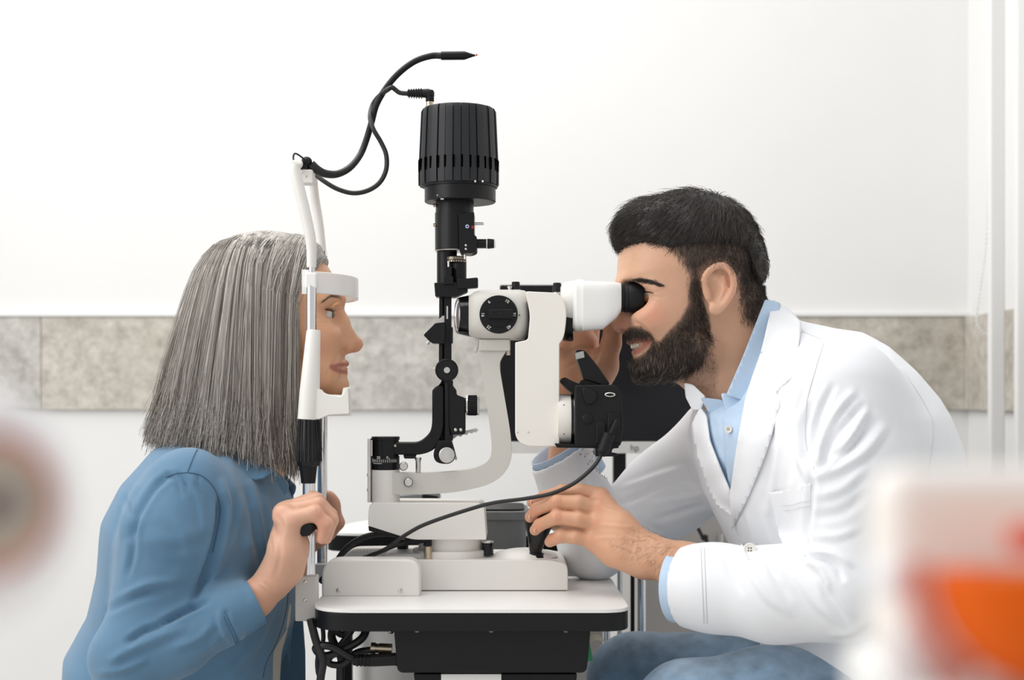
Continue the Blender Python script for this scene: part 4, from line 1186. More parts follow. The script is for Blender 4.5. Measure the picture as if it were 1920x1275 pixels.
def patch(name, bvh, poly, off, material, parent, color, thick=.0015, step=5.0, fallbackY=None, smooth=180, offs=None, relax=1.6):
    """a cloth piece of the given outline laid on a modelled surface, with thickness"""
    P = np.array(poly, float)
    lo, hi = P.min(0), P.max(0)
    bm = bmesh.new()
    vs = [bm.verts.new((p[0], p[1], 0)) for p in poly]
    bm.faces.new(vs)
    # slice the outline by a grid so that it can follow the surface
    for x in np.arange(lo[0] + step, hi[0], step):
        bmesh.ops.bisect_plane(bm, geom=bm.verts[:] + bm.edges[:] + bm.faces[:], plane_co=(x, 0, 0), plane_no=(1, 0, 0))
    for y in np.arange(lo[1] + step, hi[1], step):
        bmesh.ops.bisect_plane(bm, geom=bm.verts[:] + bm.edges[:] + bm.faces[:], plane_co=(0, y, 0), plane_no=(0, 1, 0))
    pts = []
    for v in bm.verts:
        o_ = off if offs is None else off + offs(v.co.x, v.co.y)
        q = onto(bvh, v.co.x, v.co.y, o_)
        pts.append(q)
    ok = [q.y for q in pts if q is not None]
    med = float(np.median(ok)) if ok else (fallbackY or 0)
    # relax depth outliers so that the cloth bridges instead of falling into gaps
    ys = np.array([(q.y if q is not None else np.nan) for q in pts])
    D2 = np.array([(v.co.x, v.co.y) for v in bm.verts])
    for i in range(len(ys)):
        nb = (np.abs(D2 - D2[i]).max(1) < step * 4)
        m_ = np.nanmedian(ys[nb]) if np.isfinite(ys[nb]).any() else med
        if not np.isfinite(ys[i]) or abs(ys[i] - m_) > .025: ys[i] = m_
    dd = ((D2[:, None] - D2[None]) ** 2).sum(2)
    Kw = np.exp(-dd / (2 * (step * relax) ** 2))
    ys = (Kw @ ys) / Kw.sum(1)
    bm.verts.index_update()
    for i, v in enumerate(bm.verts):
        pts[i] = W(v.co.x, v.co.y, float(ys[i]))
    for i, v in enumerate(bm.verts): v.co = pts[i]
    bmesh.ops.recalc_face_normals(bm, faces=bm.faces[:])
    if sum(f.normal.y * f.calc_area() for f in bm.faces) > 0:
        bmesh.ops.reverse_faces(bm, faces=bm.faces[:])
    me = bpy.data.meshes.new(name); bm.to_mesh(me); bm.free()
    me.materials.append(material)
    ca = me.color_attributes.new('tint', 'FLOAT_COLOR', 'POINT')
    ca.data.foreach_set('color', np.tile(np.array([*color, 1], np.float32), len(me.vertices)))
    o = link_mesh(name, me, parent, 0, 3, smooth)
    md = o.modifiers.new('solid', 'SOLIDIFY'); md.thickness = thick; md.offset = 1
    return o

def seam(name, bvh, pts, r, material, parent, off=.0004):
    P = [onto(bvh, p.x, p.y, off) for p in catmull([(a, b, 0) for a, b in pts], 8)]
    P = [p for p in P if p is not None]
    return MB().tube(P, r, 6, 1, False).build(name, material, parent)
# ------------------------------------------------------------------ woman
def vox_px(x0, y0, x1, y1, Y0, Y1, h):
    s0, s1 = S(Y0), S(Y1)
    c = [W(x, y, Y) for x in (x0, x1) for y in (y0, y1) for Y in (Y0, Y1)]
    return Vox([min(p[i] for p in c) for i in range(3)], [max(p[i] for p in c) for i in range(3)], h)
P0 = S(0)
def yf_patch(name, poly, yf, material, parent, color, thick=.0016, step=6.0, n_round=0):
    bm = bmesh.new()
    vs = [bm.verts.new((p[0], p[1], 0)) for p in poly]
    bm.faces.new(vs)
    P = np.array(poly); lo, hi = P.min(0), P.max(0)
    for x in np.arange(lo[0] + step, hi[0], step):
        bmesh.ops.bisect_plane(bm, geom=bm.verts[:] + bm.edges[:] + bm.faces[:], plane_co=(x, 0, 0), plane_no=(1, 0, 0))
    for y in np.arange(lo[1] + step, hi[1], step):
        bmesh.ops.bisect_plane(bm, geom=bm.verts[:] + bm.edges[:] + bm.faces[:], plane_co=(0, y, 0), plane_no=(0, 1, 0))
    for v in bm.verts: v.co = W(v.co.x, v.co.y, yf(v.co.x, v.co.y))
    bmesh.ops.recalc_face_normals(bm, faces=bm.faces[:])
    if sum(f.normal.y * f.calc_area() for f in bm.faces) > 0: bmesh.ops.reverse_faces(bm, faces=bm.faces[:])
    me = bpy.data.meshes.new(name); bm.to_mesh(me); bm.free()
    me.materials.append(material)
    ca = me.color_attributes.new('tint', 'FLOAT_COLOR', 'POINT')
    ca.data.foreach_set('color', np.tile(np.array([*color, 1], np.float32), len(me.vertices)))
    o = link_mesh(name, me, parent, 0, 3, 180)
    md = o.modifiers.new('solid', 'SOLIDIFY'); md.thickness = thick; md.offset = 1
    return o

wom = thing('person', 'grey-haired woman in a blue shirt resting her chin in the chin rest', 'person', W(380, 1400, 0))
# --- head
v = vox_px(360, 425, 700, 905, -.115, .115, .0017)
v.ell(W(503, 553, 0), (124 * P0, .076, 110 * P0), 0)
face = [(612, 506), (627, 525), (635, 541), (640, 556), (642, 570), (640, 584), (642, 610), (645, 640), (646, 665), (646.5, 682), (643, 700), (641.5, 711), (646, 722), (643, 732), (634, 738.5), (618, 737), (600, 733), (560, 722), (520, 700), (490, 640), (470, 560), (480, 490), (560, 455)]
v.inflate(face, [(440, .05), (500, .062), (540, .067), (580, .068), (620, .066), (660, .058), (690, .051), (715, .043), (740, .034)], .056, 2.1, .012)
for s in (-1, 1):
    v.cone(W(622, 721, s * .010), W(528, 690, s * .052), 17 * P0, 20 * P0, .02)
    v.ell(W(600, 630, s * .043), (.026, .020, .024), .02)
    v.ell(W(600, 690, s * .040), (.024, .017, .024), .02)
    v.cone(W(638, 561, s * .007), W(625, 556, s * .030), 8 * P0, 8 * P0, .012)
    v.cone(W(625, 556, s * .030), W(604, 566, s * .050), 8 * P0, 7 * P0, .012)
    v.ell(W(637, 589, s * .033), (.0125, .0150, .0115), .010, mode='sub')
    v.ell(W(646, 588, s * .062), (.024, .027, .019), .014, mode='sub')
# nose
v.chain([W(635, 577, 0), W(644.5, 606, 0), W(655, 628, 0), W(666, 644, 0)], [7 * P0, 8.5 * P0, 9.5 * P0, 12.5 * P0], .008)
v.ell(W(667, 645.5, 0), (12.5 * P0, .0085, 11.5 * P0), .006)
v.cone(W(668, 655, 0), W(648, 660, 0), 4.5 * P0, 5 * P0, .005)
for s in (-1, 1):
    v.cone(W(640, 600, s * .008), W(646, 640, s * .010), 9 * P0, 9 * P0, .012)
    v.ell(W(652, 648.5, s * .0105), (11.5 * P0, .0066, 9.5 * P0), .004)
    v.ell(W(661, 660.5, s * .0065), (6.0 * P0, .0032, 3.2 * P0), .002, mode='sub')
    # lips
    v.chain([W(649, 681.5, 0), W(641, 683.5, s * .011), W(624, 687.5, s * .020)], [4.8 * P0, 4.6 * P0, 2.2 * P0], .004)
    v.chain([W(645, 697.5, 0), W(637, 696.5, s * .011), W(624, 689.5, s * .0195)], [5.8 * P0, 5.2 * P0, 2.0 * P0], .004)
    v.chain([W(654, 690.2, 0), W(645, 690.2, s * .009), W(633, 689.6, s * .017), W(621, 688, s * .0215)], [1.2 * P0] * 4, 0)
    v.cone(W(658, 690.5, 0), W(645, 690.3, s * .010), 1.7 * P0, 1.6 * P0, .0015, mode='sub')
    v.cone(W(645, 690.3, s * .010), W(620, 688, s * .024), 1.6 * P0, 1.4 * P0, .0015, mode='sub')
    # eyelids
    v.ell(W(608.5, 589, s * .0315), (.0136, .0138, .0134), .003)
    v.ell(W(622.5, 589, s * .036), (.0108, .0165, .0041), .0015, rot=Matrix.Rotation(radians(-14 * 1), 3, 'Y'), mode='sub')
v.ell(W(633, 722, 0), (15 * P0, .016, 15 * P0), .014)
v.cone(W(505, 690, .0), W(474, 880, 0), 54 * P0, 60 * P0, .02)
v.cone(W(570, 715, .0), W(520, 800, 0), 20 * P0, 40 * P0, .03)
HV, HQ = v.mesh()
HV = lap(HV, HQ, 2, .5)
HN = vnormals(HV, HQ)
HV = sculpt(HV, HN, [
    ([(650, 652), (638, 660), (628, 676), (621, 690)], -1.2, 3.0), ([(620, 688), (614, 698), (612, 708)], -.8, 2.5),
    ([(606, 592), (598, 588), (590, 583)], -.6, 1.6), ([(606, 596), (597, 597), (588, 596)], -.6, 1.6), ([(606, 600), (598, 605), (590, 607)], -.5, 1.6),
    ([(626, 600), (614, 606), (602, 605)], -.7, 2.2), ([(622, 606), (608, 613), (597, 612)], -.4, 2.0),
    ([(632, 574), (618, 575), (606, 583)], -.7, 1.8), ([(644, 712), (636, 709), (628, 711)], -.6, 2.4),
    ([(625, 543), (610, 542), (596, 548)], -.3, 1.8), ([(600, 700), (596, 712), (598, 724)], -.5, 3)])
D = draw(HV)
base = np.array([.67, .37, .22])
C = np.tile(base, (len(HV), 1))
def paint(C, wgt, col):
    return C * (1 - wgt[:, None]) + np.array(col) * wgt[:, None]
C = paint(C, .40 * blob(D, (598, 645), (26, 26)), (.66, .27, .18))
C = paint(C, .35 * blob(D, (672, 648), (12, 14)), (.66, .27, .18))
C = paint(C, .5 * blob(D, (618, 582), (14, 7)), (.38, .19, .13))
lipu = np.clip(1.6 - polyd(D, [(653, 683), (641, 684), (622, 687.5)])[0] / 3.4, 0, 1)
lipl = np.clip(1.6 - polyd(D, [(649, 697), (638, 696), (623, 690)])[0] / 3.8, 0, 1)
C = paint(C, .85 * np.maximum(lipu, lipl) * (D[:, 0] > 615), (.36, .10, .085))
woman_parts = [(HV, HQ, C)]

# --- near hand (holds the grip)
def hand_vox(v, pts):
    for pl, rl, k in pts: v.chain(pl, rl, k)
YN = -.165
def n_(px, py, Y): return W(px, py, Y)
v = vox_px(420, 905, 650, 1190, -.225, -.095, .0015)
q = S(-.17)
v.chain([n_(440, 1160, -.185), n_(480, 1122, -.172), n_(508, 1096, -.165)], [36 * q, 33 * q, 31 * q], .01, 1.05)
# metacarpals / hand body
v.chain([n_(515, 1090, -.175), n_(540, 1035, -.183), n_(546, 985, -.188)], [29 * q, 29 * q, 22 * q], .012)
v.chain([n_(512, 1085, -.165), n_(530, 1020, -.170), n_(538, 968, -.172)], [28 * q, 22 * q, 18 * q], .012)
v.chain([n_(512, 1080, -.150), n_(530, 1010, -.150), n_(536, 962, -.152)], [26 * q, 20 * q, 17 * q], .012)
v.chain([n_(515, 1080, -.140), n_(532, 1010, -.136), n_(540, 960, -.134)], [24 * q, 19 * q, 16 * q], .012)
v.cone(n_(545, 1070, -.170), n_(556, 1020, -.175), 25 * q, 22 * q, .014)
v.ell(n_(540, 960, -.158), (26 * q, .030, 17 * q), .014)
v.ell(n_(531, 967, -.185), (17 * q, .008, 17 * q), .01)
# fingers curl over the grip
v.chain([n_(548, 974, -.190), n_(590, 962, -.193), n_(611, 983, -.192), n_(604, 1010, -.188)], [17 * q, 14.5 * q, 13 * q, 10.5 * q], .005)
v.chain([n_(545, 957, -.172), n_(597, 946, -.174), n_(622, 975, -.173), n_(612, 1010, -.170)], [16 * q, 14 * q, 12.5 * q, 10.5 * q], .0035)
v.chain([n_(545, 952, -.153), n_(594, 938, -.154), n_(620, 966, -.154), n_(612, 1003, -.152)], [15 * q, 14 * q, 12.5 * q, 10.5 * q], .0035)
v.chain([n_(545, 952, -.134), n_(588, 934, -.134), n_(612, 960, -.134), n_(608, 996, -.132)], [15 * q, 13.5 * q, 12 * q, 10 * q], .0035)
v.chain([n_(535, 1050, -.132), n_(552, 1010, -.118), n_(580, 1003, -.112), n_(600, 1008, -.112)], [19 * q, 15 * q, 13 * q, 10 * q], .008)
V1, Q1 = v.mesh(); V1 = lap(V1, Q1, 2, .5); N1 = vnormals(V1, Q1)
V1 = sculpt(V1, N1, [([(512, 1000), (516, 1040), (508, 1080)], .8, 4), ([(522, 1000), (526, 1040), (518, 1078)], -.8, 4), ([(484, 1098), (500, 1110), (512, 1128)], -.6, 2.5), ([(490, 1090), (506, 1102), (518, 1118)], -.6, 2.5),
    ([(590, 946), (596, 955), (594, 962)], -.5, 2), ([(566, 1000), (572, 1020), (578, 1050)], -.6, 4), ([(515, 962), (530, 985), (525, 1010)], -.8, 5), ([(605, 1000), (612, 1003), (618, 1000)], -.4, 1.6), ([(604, 972), (612, 978), (618, 976)], -.4, 1.8)])
D = draw(V1)
C1 = np.tile(np.array([.68, .40, .28]), (len(V1), 1))
C1 = paint(C1, .45 * blob(D, (600, 985), (18, 34)), (.68, .28, .19)); C1 = paint(C1, .35 * blob(D, (520, 960), (18, 18)), (.66, .31, .22))
C1 = paint(C1, .5 * blob(D, (490, 1120), (40, 40)), (.55, .27, .17))
woman_parts.append((V1, Q1, C1))
# nails of the near hand are parts of the body; built as small plates later
# --- far hand
v = vox_px(520, 900, 660, 1100, .085, .23, .0015)
q = S(.15)
v.chain([n_(520, 1080, .165), n_(560, 1030, .160)], [28 * q, 27 * q], .01)
for k, yy in enumerate((.132, .150, .168, .186)):
    v.chain([n_(560, 1030, yy), n_(592, 958, yy), n_(622, 952 - (2 - k) * 4, yy), n_(633 - k, 980, yy), n_(619, 1004, yy)], [22 * q, 17 * q, 13.5 * q, 12 * q, 9.5 * q], .006)
v.chain([n_(570, 1030, .128), n_(598, 1012, .116), n_(612, 1004, .116)], [18 * q, 13 * q, 10 * q], .008)
v.chain([n_(600, 945, .132), n_(614, 934, .128), n_(624, 950, .128)], [15 * q, 12 * q, 11 * q], .008)
V2, Q2 = v.mesh(); V2 = lap(V2, Q2, 2, .5)
C2 = np.tile(np.array([.62, .33, .225]), (len(V2), 1))
woman_parts.append((V2, Q2, C2))
# --- torso and arms under the clothes
WT = [(375, 850), (430, 830), (470, 860), (490, 900), (505, 950), (515, 1000), (515, 1080), (505, 1150), (495, 1300), (500, 1430), (500, 1500), (215, 1500), (180, 1400), (200, 1250), (225, 1130), (240, 1060), (245, 980), (280, 890)]
v = vox_px(120, 790, 600, 1520, -.27, .27, .007)
v.inflate(WT, [(800, .04), (850, .09), (920, .125), (1000, .13), (1100, .115), (1200, .11), (1300, .13), (1500, .15)], .09, 2.2, .02)
v.cone(W(474, 800, 0), W(460, 900, 0), 52 * P0, 60 * P0, .03)
for s in (-1, 1):
    v.chain([W(365, 940, s * .140), W(255, 1220, s * .200), W(440, 1152, s * .184)] if s < 0 else [W(365, 940, .140), W(295, 1178, .200), W(530, 1075, .165)], [42 * P0, 36 * P0, 24 * P0], .02)
V3, Q3 = v.mesh()
woman_parts.append((V3, Q3, np.tile(base, (len(V3), 1))))
def join_parts(parts):
    o = 0; VV, QQ, CC = [], [], []
    for a, b, c in parts:
        VV.append(a); QQ.append(b + o); CC.append(c); o += len(a)
    return np.concatenate(VV), np.concatenate(QQ), np.concatenate(CC)
bV, bQ, bC = join_parts(woman_parts)
wbody = link_np('body', bV, bQ, M_SKIN, wom, colors=bC)

# eyes
M_SCLERA = mat('eye_white', (.62, .56, .51), .12, noise=.06, nscale=60, coat=.6)
M_IRIS = mat('iris_hazel', (.10, .075, .05), .1, noise=.3, nscale=500, coat=1)
M_PUPIL = mat('pupil_black', (.004, .004, .004), .08, noise=.05, coat=1)
M_LASH = mat('lash_dark', (.012, .009, .008), .6, noise=.1)
def eye(px, py, Y, dirx, par, r=.0121):
    c = W(px, py, Y)
    e = MB().ball(c, r, 24, 16).build('eyeball', M_SCLERA, par, smooth=180)
    ax = Vector((dirx, 0.02, -.03)).normalized()
    MB().lathe(c + ax * (r - .0012), ax, [(-.0006, .0062), (.0004, .0060), (.0014, .0045), (.0019, .0028), (.0021, .0)], 24, caps=False).build('iris', M_IRIS, e, smooth=180)
    MB().lathe(c + ax * (r + .0007), ax, [(0, .0026), (.0004, .0018), (.0005, 0)], 16, caps=False).build('pupil', M_PUPIL, e, smooth=180)
for s in (-1, 1): eye(608.5, 589, s * .0315, 1, wbody)
# lashes
lm = MB()
for s in (-1, 1):
    for k in range(26):
        t = k / 25
        x = 602 + 21 * t; yv = 588.5 - 6.0 * sin(pi * (.15 + .75 * t)) + 1.0
        Y = s * (.0455 - .013 * t ** 1.5)
        a = W(x, yv, Y)
        lm.tube([a, a + Vector((.0028, s * .0022, .0012)), a + Vector((.0052, s * .0034, .0046))], [.0003, .00022, .00006], 4, 2, True, False)
lm.build('eyelashes', M_LASH, wbody)
# brows
def brow(pts, Yfun, n, col, name, par, bvh, ln=.009, rad=.00022, seed=5, spread=3.0, ddir=(-1, 0, .25)):
    r = np.random.default_rng(seed)
    C_ = catmull([(a, b, 0) for a, b in pts], 10)
    P, K = [], []
    for i in range(n):
        t = r.random(); j = int(t * (len(C_) - 2))
        c = C_[j]; d = (C_[j + 1] - C_[j]).normalized()
        off = r.normal() * spread * (1 - .5 * t)
        p = onto(bvh, c.x - d.y * off, c.y + d.x * off, .0003)
        if p is None: continue
        p2 = onto(bvh, c.x + d.x * 12, c.y + d.y * 12, .0012)
        if p2 is None: continue
        e = (p2 - p).normalized()
        e = (e + Vector((0, -.2, .35 * r.random()))).normalized()
        L = ln * (.5 + .5 * r.random())
        P.append([p, p + e * L * .5, p + e * L]); K.append(np.array(col) * (.6 + .8 * r.random()))
    if not P: return
    P = np.array([[tuple(x) for x in a] for a in P]); R = np.tile(np.array([rad, rad * .8, rad * .3]), (len(P), 1))
    return strands(name, P, R, np.array(K), M_HAIR, par)
hb_w = bvh_of(HV, HQ)
brow([(641, 560), (630, 556), (618, 557), (604, 567)], None, 230, (.24, .18, .14), 'eyebrow', wbody, hb_w, .007, .00020, 5, 1.9)

# --- shirt
WS = [(352, 812), (420, 800), (490, 846), (520, 880), (540, 930), (550, 1000), (552, 1080), (548, 1150), (545, 1250), (545, 1430), (150, 1430), (135, 1300), (140, 1215), (185, 1140), (203, 1060), (215, 965), (248, 900), (300, 838)]
v = vox_px(90, 770, 640, 1440, -.30, .29, .0033)
v.inflate(WS, [(790, .05), (815, .10), (850, .145), (900, .180), (1000, .190), (1100, .175), (1200, .165), (1300, .175), (1430, .185)], .105, 2.3, .02)
sl_n = [W(352, 918, -.150), W(318, 1010, -.172), W(255, 1215, -.200)]
v.chain(sl_n, [74 * P0, 68 * P0, 60 * P0], .028)
fs_ = Vox(v.lo, v.lo + (v.n - 1) * v.h, v.h)
fs_.chain([W(238, 1238, -.205), W(330, 1205, -.200), W(420, 1155, -.188), W(505, 1112, -.170)], [62 * P0, 52 * P0, 43 * P0, 37 * P0], .022)
v.chain([W(352, 918, .150), W(290, 1180, .205), W(420, 1140, .19), W(530, 1080, .165)], [72 * P0, 56 * P0, 46 * P0, 36 * P0], .025)
cuffp = W(479, 1128, -.175); cd = (W(505, 1112, -.170) - W(420, 1155, -.188)).normalized()
# cut sleeve end, only near the cuff
x, y, z = v._p((slice(None),) * 3)
near_c = ((x - cuffp.x) ** 2 + (y - cuffp.y) ** 2 + (z - cuffp.z) ** 2) < .085 ** 2
dpl = (x - cuffp.x) * cd.x + (y - cuffp.y) * cd.y + (z - cuffp.z) * cd.z
sel = near_c & (y < -.115)
fs_.F = np.where(near_c, np.maximum(fs_.F, dpl), fs_.F)
# sleeve opening hollow
fs_.cone(cuffp - cd * .006, cuffp + cd * .03, 32 * P0, 34 * P0, 0, mode='sub')
v._mix((slice(None),) * 3, fs_.F, .022, 'add')
# neck opening
v.cone(W(452, 905, 0), W(500, 770, 0), 62 * P0, 74 * P0, .008, mode='sub')
# front opening (shirt worn open over a cream top)
op = [(560, 1090), (545, 1120), (538, 1180), (516, 1222), (502, 1262), (498, 1300), (495, 1450), (640, 1450), (640, 1060)]
fo = Vox(v.lo, v.lo + (v.n - 1) * v.h, v.h); 
fo.F = np.full(v.n, .06, np.float32); fo.inflate(op, [(1000, .085), (1500, .085)], .02, 8, 0, .005)
v.F = np.maximum(v.F, -fo.F)
SV, SQ = v.mesh(); SV = lap(SV, SQ, 3, .5); SN = vnormals(SV, SQ)
SV = SV + SN * (wob(SV, 38, 3) * .0014 + wob(SV, 90, 8) * .0005)[:, None]
W_STROKES = [
    ([(352, 886), (366, 912), (378, 950), (384, 1000)], 1.4, 8), ([(318, 892), (290, 915), (262, 960), (243, 1010)], -3.0, 7), ([(413, 940), (412, 975), (400, 1035), (360, 1135)], -5.0, 8),
    ([(418, 905), (425, 960), (415, 1020), (395, 1080)], 3.2, 10), ([(232, 1120), (280, 1095), (330, 1090)], 3.0, 9), ([(205, 1145), (255, 1118), (310, 1108)], -2.2, 8),
    ([(300, 1172), (340, 1150), (385, 1128)], -5.0, 7), ([(240, 1205), (270, 1185), (300, 1175)], -3.5, 7), ([(205, 1240), (240, 1222), (290, 1200), (340, 1178)], 2.6, 10),
    ([(185, 1262), (230, 1255), (270, 1240)], 2.5, 9), ([(330, 1215), (370, 1200), (400, 1170)], 2.0, 9), ([(360, 1250), (400, 1225), (430, 1195)], -1.6, 8),
    ([(425, 1145), (428, 1170), (446, 1200)], -2.5, 5), ([(410, 1150), (416, 1180), (432, 1208)], 2.0, 6), ([(235, 935), (250, 980), (248, 1040), (238, 1080)], -2.4, 7), ([(262, 905), (240, 950), (226, 1010)], 2.2, 8),
    ([(398, 815), (430, 870), (448, 930), (460, 1000), (470, 1060)], 3.0, 11), ([(440, 880), (455, 950), (460, 1010)], -2.5, 9), ([(470, 905), (482, 960), (492, 1020), (498, 1070)], 2.4, 7), ([(455, 900), (470, 960), (480, 1030)], -1.8, 7),
    ([(492, 905), (503, 960), (508, 1020)], 2.0, 6), ([(455, 930), (440, 1000), (415, 1060), (385, 1110)], 1.8, 9), ([(500, 1180), (470, 1215), (440, 1250), (430, 1275)], 1.5, 9), ([(520, 1150), (500, 1200), (480, 1250)], -1.2, 8),
    ([(325, 975), (350, 1010), (360, 1060)], 1.0, 14), ([(280, 1040), (320, 1060), (360, 1060)], -1.2, 14), ([(270, 1010), (330, 1012), (390, 990)], 1.2, 16),
    ([(310, 888), (330, 900), (340, 930)], -1.6, 5), ([(330, 884), (345, 900), (350, 925)], -1.6, 4), ([(372, 890), (370, 910), (378, 930)], -1.4, 4)]
SV = sculpt(SV, vnormals(SV, SQ), [(a, b * 1.75, c * .85) for a, b, c in W_STROKES])
SV = lap(SV, SQ, 1, .4)
blue = np.array([.112, .226, .350])
shirt = link_np('shirt', SV, SQ, M_CLOTH_BLUE, wom, colors=np.tile(blue, (len(SV), 1)))
sb = bvh_of(SV, SQ)
M_SEAM = mat('blue_seam', (.055, .12, .21), .8, noise=.1)
seam('shoulder_seam', sb, [(405, 806), (383, 825), (366, 850), (352, 884)], .0006, M_SEAM, shirt)
seam('sleeve_seam', sb, [(352, 886), (330, 888), (310, 895)], .0006, M_SEAM, shirt)
seam('sleeve_seam', sb, [(352, 886), (378, 892), (402, 916), (413, 952), (410, 985), (399, 1036)], .0006, M_SEAM, shirt)
# cuff: a slightly proud band with stitching
cax = cd
def ring_pts(c, ax, r, n=40, ys=1.0):
    u = ax.orthogonal().normalized(); w = ax.cross(u)
    return [c + (u * cos(2 * pi * k / n) + w * sin(2 * pi * k / n)) * r for k in range(n + 1)]
MB().lathe(cuffp - cax * .046, cax, [(0, .0335), (.001, .0350), (.0455, .0292), (.0465, .0286), (.0465, .0262), (.03, .0262)], 44, caps=False).build('cuff', mat('blue_cuff', tuple(blue), .75, noise=.05, nscale=25, bump=.2, bscale=900), shirt, smooth=60)
for dd, rr in ((.003, .0349), (.006, .0345)):
    MB().tube(ring_pts(cuffp - cax * (.046 - dd), cax, rr), .0005, 5, 1, False).build('stitching', M_SEAM, shirt)
def yl(px, py): return -.062 - .042 * min(1, max(0, (py - 815) / 90)) - .00016 * max(0, 470 - px)
yf_patch('collar', rpoly([(415, 812, 3), (484, 815, 3), (500, 862, 8), (514, 884, 5), (497, 897, 6), (478, 902, 4), (463, 895, 5), (440, 860, 8)], 0, 4), yl, M_CLOTH_BLUE, shirt, blue * 1.0, .002)
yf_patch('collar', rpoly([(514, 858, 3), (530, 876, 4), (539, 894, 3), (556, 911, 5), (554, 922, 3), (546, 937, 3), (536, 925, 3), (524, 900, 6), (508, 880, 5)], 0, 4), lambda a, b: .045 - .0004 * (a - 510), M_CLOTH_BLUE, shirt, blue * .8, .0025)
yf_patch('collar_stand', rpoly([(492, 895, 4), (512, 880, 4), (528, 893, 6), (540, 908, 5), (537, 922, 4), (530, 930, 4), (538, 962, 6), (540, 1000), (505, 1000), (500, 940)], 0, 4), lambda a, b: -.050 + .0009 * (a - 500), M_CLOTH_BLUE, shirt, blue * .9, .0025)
seam('placket_seam', sb, [(540, 1085), (537, 1140), (520, 1200), (500, 1240), (492, 1272)], .0006, M_SEAM, shirt)
# cream top beneath and far shirt panel
v = vox_px(200, 1000, 600, 1440, -.16, .16, .006)
v.inflate([(480, 1000), (541, 1020), (548, 1100), (541, 1170), (524, 1230), (520, 1300), (522, 1430), (300, 1430), (300, 1000)], [(1000, .12), (1430, .12)], .09, 2.2, 0)
tV, tQ = v.mesh(); tV = lap(tV, tQ, 2)
link_np('undershirt', tV, tQ, M_CLOTH_PALE, wom, colors=np.tile(np.array([.72, .67, .57]), (len(tV), 1)))
yf_patch('shirt_panel', [(540, 1120), (556, 1140), (568, 1165), (572, 1220), (574, 1440), (470, 1440), (490, 1250), (520, 1180)], lambda a, b: .085 + .0002 * (a - 500), M_CLOTH_BLUE, shirt, blue * .75, .003)  # far panel in darkened shirt blue, its shade painted into the tint
# trousers and stool, below the frame
v = vox_px(60, 1380, 900, 2200, -.22, .22, .010)
v.ell(W(350, 1500, 0), (.17, .18, .13), .02)
for s in (-1, 1):
    v.chain([W(380, 1520, s * .09), W(820 - 200, 1540, s * .10), W(620, 2080, s * .10)], [.085, .062, .045], .03)
    v.cone(W(620, 2130, s * .10), W(720, 2135, s * .11), .034, .026, .03)
tV, tQ = v.mesh(); tV = lap(tV, tQ, 2)
link_np('trousers', tV, tQ, M_DENIM, wom, colors=np.tile(np.array([.03, .04, .06]), (len(tV), 1)))

def stool(px, Y, zs, label):
    c = W(px, 0, Y)
    t = thing('stool', label, 'stool', (c.x, Y, 0))
    MB().lathe((c.x, Y, zs - .06), (0, 0, 1), [(0, .16), (.01, .175), (.05, .175), (.06, .16)], 40).build('seat', M_BLACK, t)
    MB().cyl((c.x, Y, .06), (c.x, Y, zs - .061), .025, n=20).build('gas_column', M_CHROME, t)
    for k in range(5):
        a = 2 * pi * k / 5
        lg = MB().tube([(c.x + cos(a) * .02, Y + sin(a) * .02, .07), (c.x + cos(a) * .26, Y + sin(a) * .26, .055)], .014, 10, 1, False).build('leg', M_CHROME, t)
        MB().cyl((c.x + cos(a) * .25, Y + sin(a) * .25 - .012, .026), (c.x + cos(a) * .25, Y + sin(a) * .25 + .012, .026), .026, n=18).build('caster', M_BLACK, lg)
stool(350, 0, W(0, 1500, 0).z - .132, 'black round stool under the grey-haired woman')

